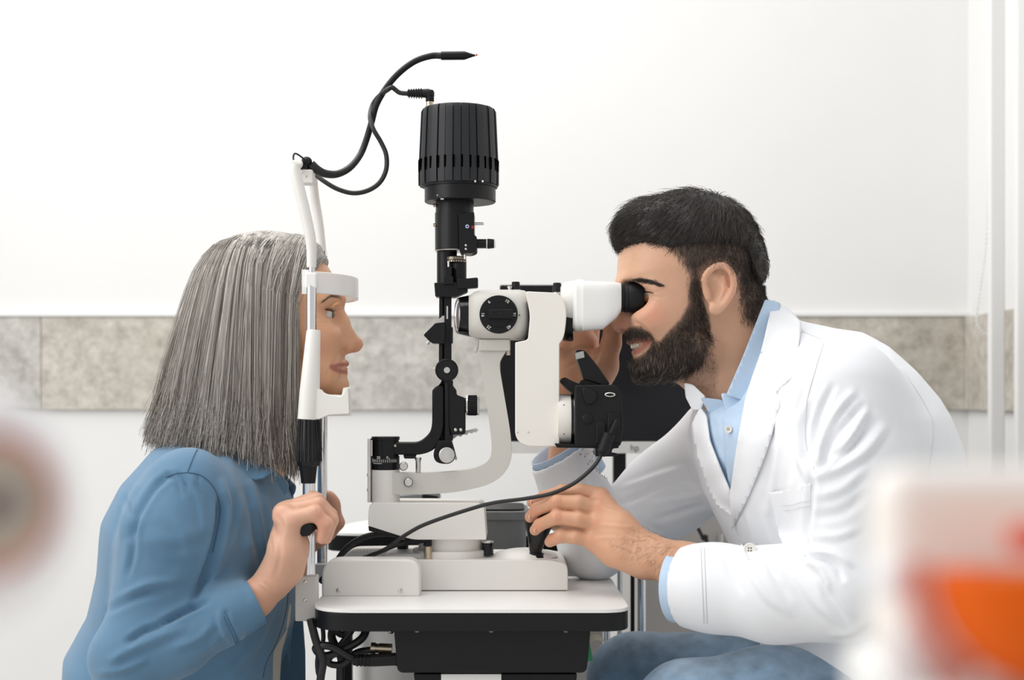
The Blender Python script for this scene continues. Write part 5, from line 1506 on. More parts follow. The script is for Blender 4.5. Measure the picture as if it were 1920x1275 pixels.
# --- hair
zs_ = [W(0, p, 0).z for p in (432, 437, 445, 460, 490, 530, 560, 600, 640, 700, 760, 815, 870)]
ab = [0, 30, 64, 95, 118, 137, 147, 160, 172, 190, 203, 210, 212]       # back, px
af = [0, 34, 80, 100, 115, 116, 114, 113, 114, 112, 112, 112, 112]      # front, px (meridians stay behind the face)
bs_ = [0, .022, .045, .062, .078, .087, .090, .093, .095, .097, .098, .098, .098]
zr = zs_[::-1]
def env(z, arr): return np.interp(z, zr, arr[::-1])
def hair_paths(n, m, seed, inner=0.0, fly=0.0):
    r = np.random.default_rng(seed)
    side = np.where(r.random(n) < .72, -1.0, 1.0)
    phi = radians(48) + (pi - radians(48)) * r.random(n) ** .95
    phi[r.random(n) < .12] = radians(48) + radians(14) * r.random((n))[0]
    front = np.clip((radians(118) - phi) / radians(70), 0, 1)
    rootx = 470 + front * 138 - np.clip((phi - radians(118)) / radians(62), 0, 1) * 34 + r.normal(size=n) * 12
    rootx = np.clip(rootx, 400, 611)
    dxr = rootx - 500
    ztop = np.where(dxr < 0, np.interp(-dxr, ab, zs_), np.interp(dxr, af[:6], zs_[:6])) - .0003
    cl0 = np.random.default_rng(98).normal(size=400)[((np.degrees(phi) / 4.5).astype(int) + (side > 0) * 100) % 400]
    tip = np.interp(np.degrees(phi), [48, 70, 100, 140, 180], [850, 860, 838, 824, 808]) + r.normal(size=n) * 13 + cl0 * 9 - np.abs(r.normal(size=n)) * 16 * (r.random(n) < .3)
    ztip = CAM_Z - (tip - HORIZON) * P0
    u = np.linspace(0, 1, m)[None, :] ** 1.3
    z = ztop[:, None] + (ztip - ztop)[:, None] * (u ** 1.45)
    clump = (np.degrees(phi) / 3.2).astype(int) + (side > 0) * 100
    cr_ = np.random.default_rng(99).normal(size=(400, 4))
    cl = cr_[clump % 400]
    inn = inner - np.abs(r.normal(size=n)) * .0035 + cl[:, 0] * .0016
    flyv = (r.random(n) < .05) * np.abs(r.normal(size=n)) * .004
    rad_off = (inn + flyv)[:, None] * np.clip(u * 4, 0, 1)
    zc = z - 0
    A = np.where(np.cos(phi)[:, None] < 0, env(zc, ab), env(zc, af)) * P0
    B = env(zc, bs_)
    ph = phi[:, None] + cl[:, 1:2] * .012 * u + (r.normal(size=n) * .02)[:, None] * u ** 2
    xc = (500 - 960) * P0
    X = A * np.cos(ph)
    # start on the parting, merge into the fall, always lying on the outer form of the hair
    rx = ((rootx - 500) * P0)[:, None]
    t = np.clip(u / (.10 + .35 * np.clip(front * 1.6, 0, 1))[:, None], 0, 1); t = t * t * (3 - 2 * t)
    X = rx * (1 - t) + X * t
    Ax = np.where(X < 0, env(zc, ab), env(zc, af)) * P0 + 1e-6
    q2 = np.clip(1 - (X / Ax) ** 2, 0, 1)
    Y = B * np.sqrt(q2)
    nr = np.sqrt(X ** 2 + Y ** 2) + 1e-6
    X = X + rad_off * X / nr
    Y = (Y + rad_off * Y / nr) * side[:, None]
    X = X + xc
    # the front fall stays behind the upright
    wav = np.sin(u * (5 + 3 * cl[:, 2:3]) + cl[:, 3:4] * 3) * .0016 * u
    X = X + wav + (r.normal(size=n) * .0012)[:, None] * u
    ends = np.clip((u - .8) / .2, 0, 1) ** 2
    X = X + ends * (r.normal(size=n) * .0055 + .003 * np.sign(np.cos(phi)))[:, None]
    Y = Y + ends * (r.normal(size=n) * .005)[:, None]
    return np.stack([X, Y, z + 0 * X], -1), phi, side, cl
NHR, MH = 12500, 11
P, phi, side, cl = hair_paths(NHR, MH, 21)
r_ = np.random.default_rng(4)
g = np.clip(.46 + cl[:, 0] * .10 + r_.normal(size=NHR) * .24, 0, 1)[:, None]
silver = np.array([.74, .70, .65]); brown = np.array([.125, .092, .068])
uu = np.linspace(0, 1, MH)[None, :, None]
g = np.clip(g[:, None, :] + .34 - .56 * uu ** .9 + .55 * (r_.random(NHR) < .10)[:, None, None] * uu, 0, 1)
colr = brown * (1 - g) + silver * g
rad = np.full((NHR, MH), .00036) * (.7 + .6 * r_.random(NHR))[:, None] * np.linspace(1.1, .55, MH)[None, :]
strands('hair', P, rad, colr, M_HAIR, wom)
# hair mass below the strands
nphi, nz = 84, 34
vs, fs = [], []
zz = np.linspace(zs_[0] - .010, W(0, 812, 0).z, nz)
for j, z in enumerate(zz):
    for i in range(nphi + 1):
        pm = radians(float(np.interp(z, [W(0, 505, 0).z, W(0, 470, 0).z], [49, 8])))
        ph = pm + (2 * pi - 2 * pm) * i / nphi
        ex, ey = cos(ph), sin(ph)
        ze = z + .004
        A = (env(ze, ab) if ex < 0 else env(ze, af)) * P0
        inset = .0105
        shx = (500 - 960) * P0 + ex * max(A - inset, .001)
        vs.append((shx, -ey * max(env(ze, bs_) - inset, .001) * -1, z))
for j in range(nz - 1):
    for i in range(nphi):
        a = j * (nphi + 1) + i
        fs.append((a, a + 1, a + nphi + 2, a + nphi + 1))
fs.append(tuple(range(nphi + 1)))
hm = MB().add(vs, fs).build('hair_mass', mat('hair_mass_grey', (.27, .24, .21), .7, noise=.45, nscale=90), wom, smooth=180)
md = hm.modifiers.new('solid', 'SOLIDIFY'); md.thickness = .004; md.offset = -1
# short hair on the crown front
NF = 1500
r_ = np.random.default_rng(8)
rx = 560 + 56 * r_.random(NF); sd = np.where(r_.random(NF) < .6, -1, 1)
topy = np.interp(rx, [540, 580, 600, 614, 618], [436, 450, 464, 486, 500])
u = np.linspace(0, 1, 8)[None, :]
ylim = (.020 + .040 * r_.random(NF))[:, None]
X = rx[:, None] - u * (18 + 30 * r_.random(NF))[:, None] - u ** 2 * 14
Yv = sd[:, None] * (.002 + ylim * np.sin(u * pi / 2))
Zp = topy[:, None] + (u ** 2) * (26 + 44 * r_.random(NF))[:, None] + r_.normal(size=NF)[:, None] * 2
PF = np.stack([(X - 960) * P0, Yv, CAM_Z - (Zp - HORIZON) * P0], -1)
gg = np.clip(.72 + r_.normal(size=NF) * .2, 0, 1)[:, None]
strands('fringe_hair', PF, np.full((NF, 8), .0003), brown * (1 - gg) + silver * gg, M_HAIR, wom)
# ------------------------------------------------------------------ doctor
man = thing('person', 'bearded man in a white coat looking into the slit lamp eyepieces', 'person', W(1600, 1420, 0))
v = vox_px(1120, 345, 1500, 790, -.115, .115, .0017)
v.ell(W(1292, 486, 0), (129 * P0, .0765, 110 * P0), 0)
face = [(1172, 460), (1164, 480), (1160, 500), (1158, 516), (1159, 528), (1165, 541), (1168, 556), (1170, 580), (1174, 605), (1174, 625), (1180, 640), (1192, 652), (1194, 668), (1193, 684), (1200, 700), (1230, 706), (1275, 696), (1318, 655), (1338, 600), (1350, 520), (1330, 430), (1250, 395), (1195, 425)]
v.inflate(face, [(400, .055), (460, .064), (510, .069), (550, .070), (600, .067), (640, .060), (670, .053), (700, .044)], .056, 2.1, .012)
for s in (-1, 1):
    v.cone(W(1208, 688, s * .012), W(1312, 648, s * .056), 18 * P0, 22 * P0, .02)
    v.ell(W(1226, 592, s * .045), (.027, .019, .021), .018)
    v.cone(W(1166, 531, s * .008), W(1185, 528, s * .030), 9 * P0, 10 * P0, .012)
    v.cone(W(1185, 528, s * .030), W(1222, 540, s * .054), 10 * P0, 9 * P0, .014)
    v.ell(W(1180, 553, s * .033), (.0135, .0150, .0105), .010, mode='sub')
    v.ell(W(1166, 557, s * .064), (.033, .032, .019), .014, mode='sub')
v.chain([W(1174, 548, 0), W(1168, 578, 0), W(1162, 607, 0)], [8 * P0, 10 * P0, 12.5 * P0], .008)
v.ell(W(1161, 609, 0), (12.5 * P0, .0095, 11 * P0), .006)
v.cone(W(1160, 618, 0), W(1178, 624, 0), 4.5 * P0, 6 * P0, .005)
for s in (-1, 1):
    v.cone(W(1176, 570, s * .008), W(1176, 600, s * .011), 9 * P0, 10 * P0, .012)
    v.ell(W(1179, 609, s * .0125), (14.5 * P0, .0072, 10.5 * P0), .004)
    v.ell(W(1170, 620, s * .0065), (6.5 * P0, .0034, 3.4 * P0), .002, mode='sub')
    v.cone(W(1140, 558.5, s * .034), W(1198, 558.5, s * .034), .0212, .0205, .008, mode='sub')
    v.ell(W(1219, 549, s * .033), (.0138, .0145, .0132), .004)
    v.ell(W(1205, 551, s * .038), (.0105, .0165, .0024), .0012, rot=Matrix.Rotation(radians(8), 3, 'Y'), mode='sub')
    # smiling mouth
    v.chain([W(1181, 642, 0), W(1190, 639, s * .012), W(1214, 636, s * .0255)], [5.5 * P0, 5.2 * P0, 2.6 * P0], .004)
    v.chain([W(1191, 661, 0), W(1199, 657, s * .013), W(1216, 642, s * .0255)], [6.0 * P0, 5.8 * P0, 2.6 * P0], .004)
    v.chain([W(1178, 652, 0), W(1192, 649, s * .0135), W(1214, 640, s * .0275)], [4.8 * P0, 5.0 * P0, 2.0 * P0], .0) if False else None
    v.cone(W(1176, 652, 0), W(1191, 649, s * .0145), 5.6 * P0, 5.6 * P0, .001, mode='sub')
    v.cone(W(1191, 649, s * .0145), W(1214, 640, s * .0285), 5.6 * P0, 2.0 * P0, .001, mode='sub')
    # ear
    Ye = s * .079
    R_ = Matrix.Rotation(radians(-14), 3, 'Y')
    v.ell(W(1344, 543, Ye * .97), (25 * P0, .0075, 38 * P0), .006, rot=R_)
    v.ell(W(1338, 548, Ye + s * .0065), (17 * P0, .0075, 27 * P0), .003, rot=R_, mode='sub')
    hx = catmull([W(1324, 548, Ye + s * .001), W(1321, 522, Ye + s * .004), W(1335, 503, Ye + s * .006), W(1355, 498, Ye + s * .008), W(1371, 511, Ye + s * .009), W(1375, 538, Ye + s * .008), W(1364, 563, Ye + s * .005), W(1350, 580, Ye + s * .002)], 4)
    v.chain(hx, [5.2 * P0] * len(hx), .003)
    v.ell(W(1341, 579, Ye + s * .001), (12 * P0, .0055, 12 * P0), .005)
    v.chain([W(1358, 520, Ye + s * .002), W(1359, 542, Ye + s * .003), W(1350, 560, Ye + s * .002)], [4.5 * P0, 4.5 * P0, 4 * P0], .004)
    v.cone(W(1327, 546, Ye + s * .001), W(1328, 558, Ye + s * .001), 6 * P0, 5 * P0, .004)
v.cone(W(1332, 620, 0), W(1425, 735, 0), 62 * P0, 72 * P0, .02)
v.cone(W(1280, 690, 0), W(1345, 740, 0), 24 * P0, 38 * P0, .03)
v.cone(W(1372, 530, 0), W(1408, 640, 0), 46 * P0, 54 * P0, .02)
mV, mQ = v.mesh(); mV = lap(mV, mQ, 2, .5); mN = vnormals(mV, mQ)
mV = sculpt(mV, mN, [([(1188, 602), (1204, 612), (1218, 626), (1226, 642)], -1.4, 3.5), ([(1222, 550), (1234, 546), (1246, 541)], -.6, 1.8), ([(1222, 555), (1236, 557), (1248, 557)], -.6, 1.8), ([(1222, 560), (1232, 566), (1242, 570)], -.5, 1.8), ([(1216, 543), (1204, 540), (1192, 544)], -.7, 1.8)])
mN = vnormals(mV, mQ)
D = draw(mV)
mskin = np.array([.65, .385, .255])
mC = np.tile(mskin, (len(mV), 1))
mC = paint(mC, .5 * blob(D, (1222, 590), (28, 24)), (.70, .27, .18))
mC = paint(mC, .55 * blob(D, (1165, 610), (22, 14)), (.68, .26, .18))
mC = paint(mC, .4 * blob(D, (1366, 530), (14, 36)), (.72, .29, .20))
lp_ = np.maximum(np.clip(1.7 - polyd(D, [(1178, 642), (1190, 639), (1214, 637)])[0] / 3.8, 0, 1), np.clip(1.7 - polyd(D, [(1186, 661), (1199, 657), (1216, 642)])[0] / 4.2, 0, 1))
mC = paint(mC, .8 * lp_, (.45, .14, .11))
def inpoly(D, poly):
    ins = np.zeros(len(D), bool); n = len(poly)
    for i in range(n):
        a, b = poly[i], poly[(i + 1) % n]
        c = (a[1] > D[:, 1]) != (b[1] > D[:, 1])
        with np.errstate(divide='ignore', invalid='ignore'):
            ins ^= c & (D[:, 0] < (b[0] - a[0]) * (D[:, 1] - a[1]) / (b[1] - a[1]) + a[0])
    return ins
def polysd(D, poly):
    d = np.full(len(D), 1e9)
    for i in range(len(poly)):
        a = np.array(poly[i], float); e = np.array(poly[(i + 1) % len(poly)], float) - a
        t = np.clip(((D - a) @ e) / (e @ e + 1e-9), 0, 1)
        d = np.minimum(d, np.hypot(*(D - a - t[:, None] * e).T))
    d[inpoly(D, poly)] *= -1
    return d
BEARD = [(1166, 625), (1184, 613), (1200, 612), (1218, 625), (1228, 640), (1238, 640), (1254, 622), (1276, 600), (1292, 570), (1291, 545), (1300, 522), (1312, 528), (1318, 560), (1330, 600), (1332, 640), (1318, 680), (1290, 708), (1240, 720), (1196, 712), (1184, 694), (1185, 672), (1198, 670), (1212, 660), (1222, 645), (1218, 634), (1196, 632), (1178, 636)]
bd = polysd(D, BEARD)
mC = paint(mC, np.clip(.5 - bd / 7, 0, .78) * (lp_ < .3), (.075, .045, .032))
STUB = [(1286, 640), (1330, 640), (1350, 690), (1345, 740), (1290, 730), (1270, 705)]
mC = paint(mC, np.clip(-polysd(D, STUB) / 25, 0, .38), (.16, .10, .08))
FADE = [(1244, 440), (1290, 415), (1450, 415), (1450, 560), (1416, 612), (1392, 600), (1384, 520), (1360, 492), (1335, 494), (1316, 506), (1312, 530), (1296, 548), (1292, 515), (1280, 492), (1262, 472)]
mC = paint(mC, np.clip(.25 - polysd(D, FADE) / 18, 0, .85), (.05, .035, .028))
man_parts = [(mV, mQ, mC)]

# --- near hand on the joystick
v = vox_px(960, 890, 1340, 1150, -.19, .045, .0014)
q = S(-.08)
KN = [(1126, 930, -.070), (1120, 954, -.082), (1118, 983, -.088), (1110, 1012, -.088)]
wr = W(1226, 1044, -.118)
v.chain([W(1330, 1075, -.165), W(1285, 1066, -.145), W(1228, 1042, -.118)], [47 * q, 46 * q, 36 * q], .01)
for i, k_ in enumerate(KN):
    v.chain([W(1215, 1028 + i * 10, -.108 - .004 * i), W(1168, (1028 + i * 10 + k_[1]) / 2 + 4, -.096 - .004 * i), W(*k_)], [24 * q, 19 * q, 15.5 * q], .014)
    v.ell(W(k_[0], k_[1] - 1, k_[2] - .003), (13 * q, .008, 12 * q), .008)
v.chain([W(1200, 1055, -.105), W(1150, 1035, -.090), W(1118, 1018, -.080)], [26 * q, 23 * q, 17 * q], .014)
FG = [[(1090, 921, -.068), (1056, 921, -.058), (1020, 931, -.040), (997, 942, -.030)],
      [(1085, 943, -.086), (1045, 941, -.080), (1006, 955, -.062), (994, 970, -.050)],
      [(1085, 974, -.092), (1044, 970, -.086), (1012, 984, -.066), (1003, 994, -.056)],
      [(1080, 1007, -.090), (1053, 1005, -.084), (1036, 1012, -.068), (1031, 1016, -.060)]]
FR = [[14, 12.5, 11, 10], [15, 14, 12.5, 10.5], [14.5, 13.5, 12, 10.5], [13.5, 12.5, 11.5, 10.5]]
for i in range(4):
    v.chain([W(*KN[i])] + [W(*p) for p in FG[i]], [15.5 * q] + [r * q for r in FR[i]], .0025)
    v.ell(W(FG[i][1][0], FG[i][1][1] - 1, FG[i][1][2] - .001), (13 * q, FR[i][1] * q * 1.05, 12.5 * q if i else 12 * q), .004)
v.chain([W(1170, 1010, -.085), W(1120, 990, -.045), W(1070, 985, -.008), W(1040, 985, .012)], [24 * q, 19 * q, 15 * q, 11 * q], .008)
v.ell(W(1245, 1057, -.139), (14 * q, .008, 14 * q), .012)
hV, hQ = v.mesh(); hV = lap(hV, hQ, 2, .5); hN = vnormals(hV, hQ)
hV = sculpt(hV, hN, [([(1180, 965), (1150, 958), (1130, 953)], .8, 4), ([(1185, 990), (1150, 986), (1128, 983)], .8, 4), ([(1180, 1010), (1145, 1008), (1118, 1010)], .6, 4), ([(1175, 940), (1150, 934), (1132, 930)], .7, 4),
    ([(1165, 1000), (1190, 1012), (1215, 1010), (1240, 1020)], .9, 3), ([(1150, 1020), (1180, 1030), (1205, 1045)], .7, 3),
    ([(1044, 932), (1047, 938), (1046, 946)], -.5, 1.4), ([(1050, 932), (1053, 939), (1052, 947)], -.4, 1.4), ([(1040, 933), (1041, 940), (1040, 947)], -.4, 1.4), ([(1043, 962), (1046, 968), (1045, 976)], -.5, 1.4), ([(1050, 962), (1052, 969), (1051, 976)], -.4, 1.4), ([(1052, 998), (1054, 1004), (1053, 1010)], -.4, 1.4)])
D = draw(hV)
hC = np.tile(np.array([.63, .345, .215]), (len(hV), 1))
for c in ((1046, 940), (1046, 968), (1120, 952), (1118, 980), (1108, 1010), (998, 960), (1004, 990), (1000, 942), (1034, 1012), (1126, 928)):
    hC = paint(hC, .4 * blob(D, c, (13, 11)), (.70, .29, .19))
hC = paint(hC, .35 * blob(D, (1250, 1060), (50, 50)), (.46, .24, .14))
man_parts.append((hV, hQ, hC))
HANDB = bvh_of(hV, hQ)
# --- far hand behind the eyepieces
v = vox_px(1000, 520, 1200, 900, .035, .17, .0021)
q = S(.1)
v.chain([W(1062, 880, .105), W(1072, 790, .105), W(1082, 735, .105)], [38 * q, 34 * q, 33 * q], .012)
v.cone(W(1084, 735, .105), W(1088, 650, .105), 38 * q, 36 * q, .02, 1.0)
v.cone(W(1068, 720, .100), W(1070, 640, .100), 28 * q, 26 * q, .02)
v.chain([W(1108, 715, .090), W(1134, 685, .080), W(1146, 645, .076), W(1150, 612, .074), W(1146, 590, .074)], [30 * q, 23 * q, 17 * q, 16 * q, 12 * q], .010)
for i, (a, b) in enumerate(((1056, .085), (1074, .100), (1092, .115), (1106, .130))):
    v.chain([W(a, 650, b), W(a + 6, 600, b), W(a + 22, 565, b - .012), W(a + 40, 550, b - .02)], [17 * q, 14.5 * q, 13 * q, 11 * q], .006)
v.ell(W(1122, 700, .085), (22 * q, .02, 30 * q), .02)
fV, fQ = v.mesh(); fV = lap(fV, fQ, 2); fN = vnormals(fV, fQ)
fV = sculpt(fV, fN, [([(1120, 645), (1118, 670), (1108, 690), (1100, 720)], -1.8, 4), ([(1070, 660), (1090, 652), (1116, 655)], -1.2, 3), ([(1060, 690), (1085, 680), (1108, 690)], -.8, 3)])
man_parts.append((fV, fQ, np.tile(np.array([.66, .35, .22]), (len(fV), 1))))
# --- body below the clothes
MT = [(1420, 640), (1490, 640), (1560, 660), (1640, 700), (1700, 770), (1730, 850), (1745, 950), (1750, 1200), (1760, 1440), (1500, 1440), (1480, 1300), (1460, 1150), (1420, 1050), (1380, 950), (1350, 860), (1350, 790), (1380, 720)]
v = vox_px(1040, 600, 1840, 1460, -.30, .25, .008)
v.inflate(MT, [(640, .06), (720, .12), (800, .15), (1000, .15), (1200, .14), (1440, .15)], .10, 2.3, .02)
v.cone(W(1390, 700, 0), W(1470, 780, 0), 60 * P0, 70 * P0, .03)
v.chain([W(1575, 770, -.145), W(1592, 900, -.205), W(1588, 1100, -.235), W(1450, 1110, -.205), W(1330, 1085, -.165)], [.045, .042, .038, .034, .032], .02)
v.chain([W(1420, 840, .10), W(1370, 840, .135), W(1250, 925, .150), W(1113, 1022, .088), W(1062, 870, .105)], [.045, .042, .036, .030, .026], .02)
uV, uQ = v.mesh()
man_parts.append((uV, uQ, np.tile(mskin, (len(uV), 1))))
bV, bQ, bC = join_parts(man_parts)
mbody = link_np('body', bV, bQ, M_SKIN, man, colors=bC)
for s in (-1, 1): eye(1219, 549, s * .033, -1, mbody)
# teeth
tm = MB()
for s in (-1, 1):
    for k in range(5):
        t = (k + .5) / 5.5
        x = float(np.interp(k, range(5), [1186, 1191, 1197, 1204, 1210])); yv = float(np.interp(k, range(5), [650, 649, 647, 644.5, 642])); Y = s * float(np.interp(k, range(5), [.0035, .0095, .0150, .0195, .0232]))
        tm.ball(W(x, yv - 1, Y), (.0030, .0030, .0040), 10, 8)
tm.build('teeth', mat('tooth_white', (.82, .76, .66), .2, noise=.05), mbody, smooth=180)
# nails
M_NAIL = mat('finger_nail', (.72, .42, .33), .25, noise=.06)
for p, rr in (((993, 946), .0045), ((990, 972), .0040), ((1000, 996), .0040)):
    h_ = onto(HANDB, p[0] + 3, p[1] - 2, .0)
    if h_: MB().ball(h_, (.0018, .0030, rr), 12, 8).build('finger_nail', M_NAIL, mbody, smooth=180)

# --- hair
HAIRP = [(1126, 440), (1140, 478), (1162, 480), (1176, 474), (1200, 474), (1222, 480), (1244, 490), (1264, 480), (1284, 474), (1300, 472), (1330, 466), (1356, 468), (1386, 476), (1398, 500), (1406, 520), (1416, 530), (1430, 540), (1455, 530), (1456, 466), (1450, 410), (1424, 375), (1380, 348), (1332, 334), (1272, 326), (1212, 338), (1164, 370), (1132, 410)]
v = vox_px(1130, 335, 1460, 640, -.10, .10, .0021)
v.ell(W(1294, 480, 0), (136 * P0, .0825, 122 * P0), 0)
v.ell(W(1218, 428, 0), (66 * P0, .064, 50 * P0), .02)
v.ell(W(1395, 525, 0), (38 * P0, .066, 66 * P0), .02)
fo = Vox(v.lo, v.lo + (v.n - 1) * v.h, v.h); fo.F = np.full(v.n, .06, np.float32)
fo.inflate([(x, y) for x, y in HAIRP], [(300, .3), (700, .3)], .02, 2, 0)
v.F = np.maximum(v.F + .0085 * np.clip(1 + fo.F / .018, 0, 1) ** 1.5, fo.F)
kV, kQ = v.mesh(); kV = lap(kV, kQ, 4, .5); kN = vnormals(kV, kQ)
kV = kV + kN * (wob(kV, 160, 5) * .0012)[:, None]
link_np('hair_mass', kV, kQ, M_HAIR, man, colors=np.tile(np.array([.016, .012, .010]), (len(kV), 1)))
r_ = np.random.default_rng(31)
crown = np.array(W(1352, 352, 0))
def grow(V, N, sel, n, L, lift, dirf, col, name, par, rad=.00028, m=6, jit=.25, seed=1, cvar=.5, sink=.0015, droop=0):
    r = np.random.default_rng(seed)
    if sel.dtype == bool:
        ids = np.where(sel)[0]
        ids = ids[r.integers(0, len(ids), n)]
    else:
        pr = np.clip(sel, 0, None).astype(float); ids = r.choice(len(pr), n, p=pr / pr.sum())
    P = V[ids] + r.normal(size=(n, 3)) * .0009; Nn = N[ids]
    d = dirf(P, Nn)
    d = d - Nn * (d * Nn).sum(1, keepdims=True)
    d /= np.linalg.norm(d, axis=1, keepdims=True) + 1e-9
    d = d + r.normal(size=(n, 3)) * jit
    d = d / np.linalg.norm(d, axis=1, keepdims=True)
    ln = L(P) * (.55 + .6 * r.random(n))
    out = []
    p = P - Nn * sink
    lf = lift * (.5 + r.random(n))
    for i in range(m):
        t = i / (m - 1)
        # follow the head curvature: bend towards -N as it runs
        out.append(p + (d * t) * ln[:, None] + Nn * (lf * np.sin(t * pi * .75) + sink * min(1, t * 4))[:, None] - Nn * ((ln * t) ** 2 / .16)[:, None] + np.array([0, 0, -droop]) * t * t)
    P3 = np.stack(out, 1)
    g = np.clip(r.normal(size=n) * cvar + 1, .25, 3)[:, None]
    R = np.tile(np.linspace(rad, rad * .3, m), (n, 1))
    return strands(name, P3, R, np.array(col) * g, M_HAIR, par)
kN = vnormals(kV, kQ)
kD = draw(kV)
def dir_hair(P, N):
    d = P - crown
    d[:, 2] *= .75
    fr = np.clip((W(1330, 0, 0).x - P[:, 0]) / .1, 0, 1)
    d = d / np.linalg.norm(d, axis=1, keepdims=True)
    d[:, 0] -= .9 * fr
    d[:, 2] -= .35 * fr + .5 * (1 - fr)
    return d
def len_hair(P):
    Dp = draw(P)
    return np.where(Dp[:, 1] < 440, .026, .012) * np.where(Dp[:, 0] > 1390, .6, 1)
grow(kV, kN, np.ones(len(kV), bool), 11000, len_hair, .0018, dir_hair, (.032, .023, .018), 'hair', man, .00030, 5, .16, 3, .55)
kD = draw(kV)
frg = np.clip(1 - np.abs(polyd(kD, [(1150, 444), (1165, 462), (1200, 460), (1225, 466), (1245, 474), (1262, 466)])[0] - 4) / 14, 0, 1)
grow(kV, kN, frg, 2600, lambda P: np.full(len(P), .014), .0006, lambda P, N: np.tile(np.array([-.35, 0, -1.]), (len(P), 1)), (.026, .019, .015), 'fringe_hair', man, .00030, 5, .14, 23, .5, .002)
Dm = draw(mV)
fade = np.clip(.35 - polysd(Dm, FADE) / 20, 0, 1) * ((np.abs(mV[:, 1]) > .03) | (Dm[:, 0] > 1380))
grow(mV, mN, fade, 11000, lambda P: np.full(len(P), .010), .0020, lambda P, N: np.tile(np.array([.05, 0, -1.]), (len(P), 1)), (.028, .021, .017), 'short_hair', man, .00022, 3, .3, 6, .5, .0004)
# beard and moustache
def dir_beard(P, N):
    Dp = draw(P)
    d = np.tile(np.array([-.12, 0, -1.]), (len(P), 1))
    mst = (Dp[:, 1] < 645) & (Dp[:, 0] < 1240)
    d[mst] = np.array([.55, 0, -.75])
    chin = Dp[:, 1] > 690
    d[chin] = np.array([-.45, 0, -.6])
    d[:, 1] += np.sign(P[:, 1]) * .15 * mst
    return d
bsel = np.clip(.25 - bd / 9, 0, 1) * (lp_ < .35)
grow(mV, mN, bsel, 12000, lambda P: np.interp(draw(P)[:, 1], [540, 600, 660, 710], [.006, .0085, .0115, .0125]), .0030, dir_beard, (.040, .028, .021), 'beard', man, .00022, 4, .28, 9, .75, .0003, .0012)
gsel = bsel * (Dm[:, 1] > 660) * (Dm[:, 0] < 1290)
grow(mV, mN, gsel, 700, lambda P: np.full(len(P), .011), .0042, dir_beard, (.34, .29, .25), 'grey_beard_hairs', man, .00020, 5, .3, 10, .3, .0003, .001)
stub = (polysd(Dm, STUB) < 0)
grow(mV, mN, stub, 2200, lambda P: np.full(len(P), .0030), .0006, lambda P, N: np.tile(np.array([-.1, 0, -1.]), (len(P), 1)), (.05, .035, .028), 'neck_stubble', man, .00014, 3, .5, 12, .5, .0002)
mb_ = bvh_of(mV, mQ)
brow([(1180, 530), (1200, 527), (1220, 529), (1240, 536)], None, 520, (.035, .025, .02), 'eyebrow', mbody, mb_, .009, .00019, 15, 3.4)
lm = MB()
for k in range(16):
    t = k / 15
    a = onto(mb_, 1209 + 16 * t, 547.5 + 2.5 * t * t, .0004)
    if a: lm.tube([a, a + Vector((-.002, -.0022, .0002)), a + Vector((-.004, -.0032, .0018))], [.0004, .0003, .0001], 4, 2, True, False)
lm.build('eyelashes', M_LASH, mbody)
ah = np.clip(-polysd(draw(hV), [(1130, 1015), (1190, 975), (1240, 990), (1300, 1015), (1300, 1120), (1240, 1095), (1170, 1050)]) / 30, 0, 1)
hN = vnormals(hV, hQ)
grow(hV, hN, ah * (hN[:, 1] < .3), 900, lambda P: np.full(len(P), .0070), .0008, lambda P, N: np.tile(np.array([-.5, 0, -.8]), (len(P), 1)), (.10, .06, .04), "arm_hair", mbody, .00008, 4, .25, 14, .4, .0002)

# --- coat
MC = [(1440, 574), (1500, 602), (1560, 616), (1610, 624), (1652, 648), (1697, 692), (1737, 742), (1754, 772), (1778, 830), (1792, 900), (1800, 1000), (1800, 1200), (1790, 1440), (1462, 1440), (1446, 1300), (1428, 1180), (1398, 1080), (1362, 1000), (1326, 930), (1302, 860), (1296, 810), (1306, 765), (1350, 735), (1400, 660)]
v = vox_px(960, 545, 1860, 1450, -.335, .27, .0034)
v.inflate(MC, [(560, .055), (600, .09), (640, .135), (700, .178), (780, .200), (900, .198), (1100, .180), (1300, .190), (1440, .20)], .125, 2.3, .02)
NA = [(1575, 752, -.162), (1592, 900, -.205), (1588, 1095, -.235)]
v.chain([W(*p) for p in NA], [.078, .064, .057], .03)
v.chain([W(1588, 1112, -.236), W(1450, 1114, -.205), W(1340, 1102, -.172), W(1272, 1098, -.146)], [.059, .054, .0515, .0505], .02)
FA = [(1370, 830, .135), (1250, 925, .150), (1113, 1022, .088)]
v.chain([W(*p) for p in FA], [.072, .060, .047], .03)
v.chain([W(1113, 1022, .088), W(1080, 930, .098), W(1046, 830, .104)], [.0475, .047, .050], .012)
x, y, z = v._p((slice(None),) * 3)
def cut_end(v, c, d, rad, ycond):
    near_c = ((x - c.x) ** 2 + (y - c.y) ** 2 + (z - c.z) ** 2) < rad ** 2
    dp = (x - c.x) * d.x + (y - c.y) * d.y + (z - c.z) * d.z
    v.F = np.where(near_c & ycond, np.maximum(v.F, dp), v.F)
c1 = W(1282, 1099, -.149); d1 = (W(1272, 1098, -.146) - W(1340, 1102, -.172)).normalized()
cut_end(v, c1, d1, .11, y < -.06)
v.cone(c1 - d1 * .03, c1 + d1 * .03, .0465, .0465, 0, mode='sub')
c2 = W(1051, 846, .1025); d2 = (W(1046, 830, .104) - W(1080, 930, .098)).normalized(); d2 = (d2 + Vector((-.25, -.25, 0))).normalized()
cut_end(v, c2, d2, .12, y > .03)
v.cone(c2 - d2 * .04, c2 + d2 * .04, .0455, .0455, 0, mode='sub')
v.cone(W(1330, 680, 0), W(1480, 690, 0), .01, .01, 0)  if False else None
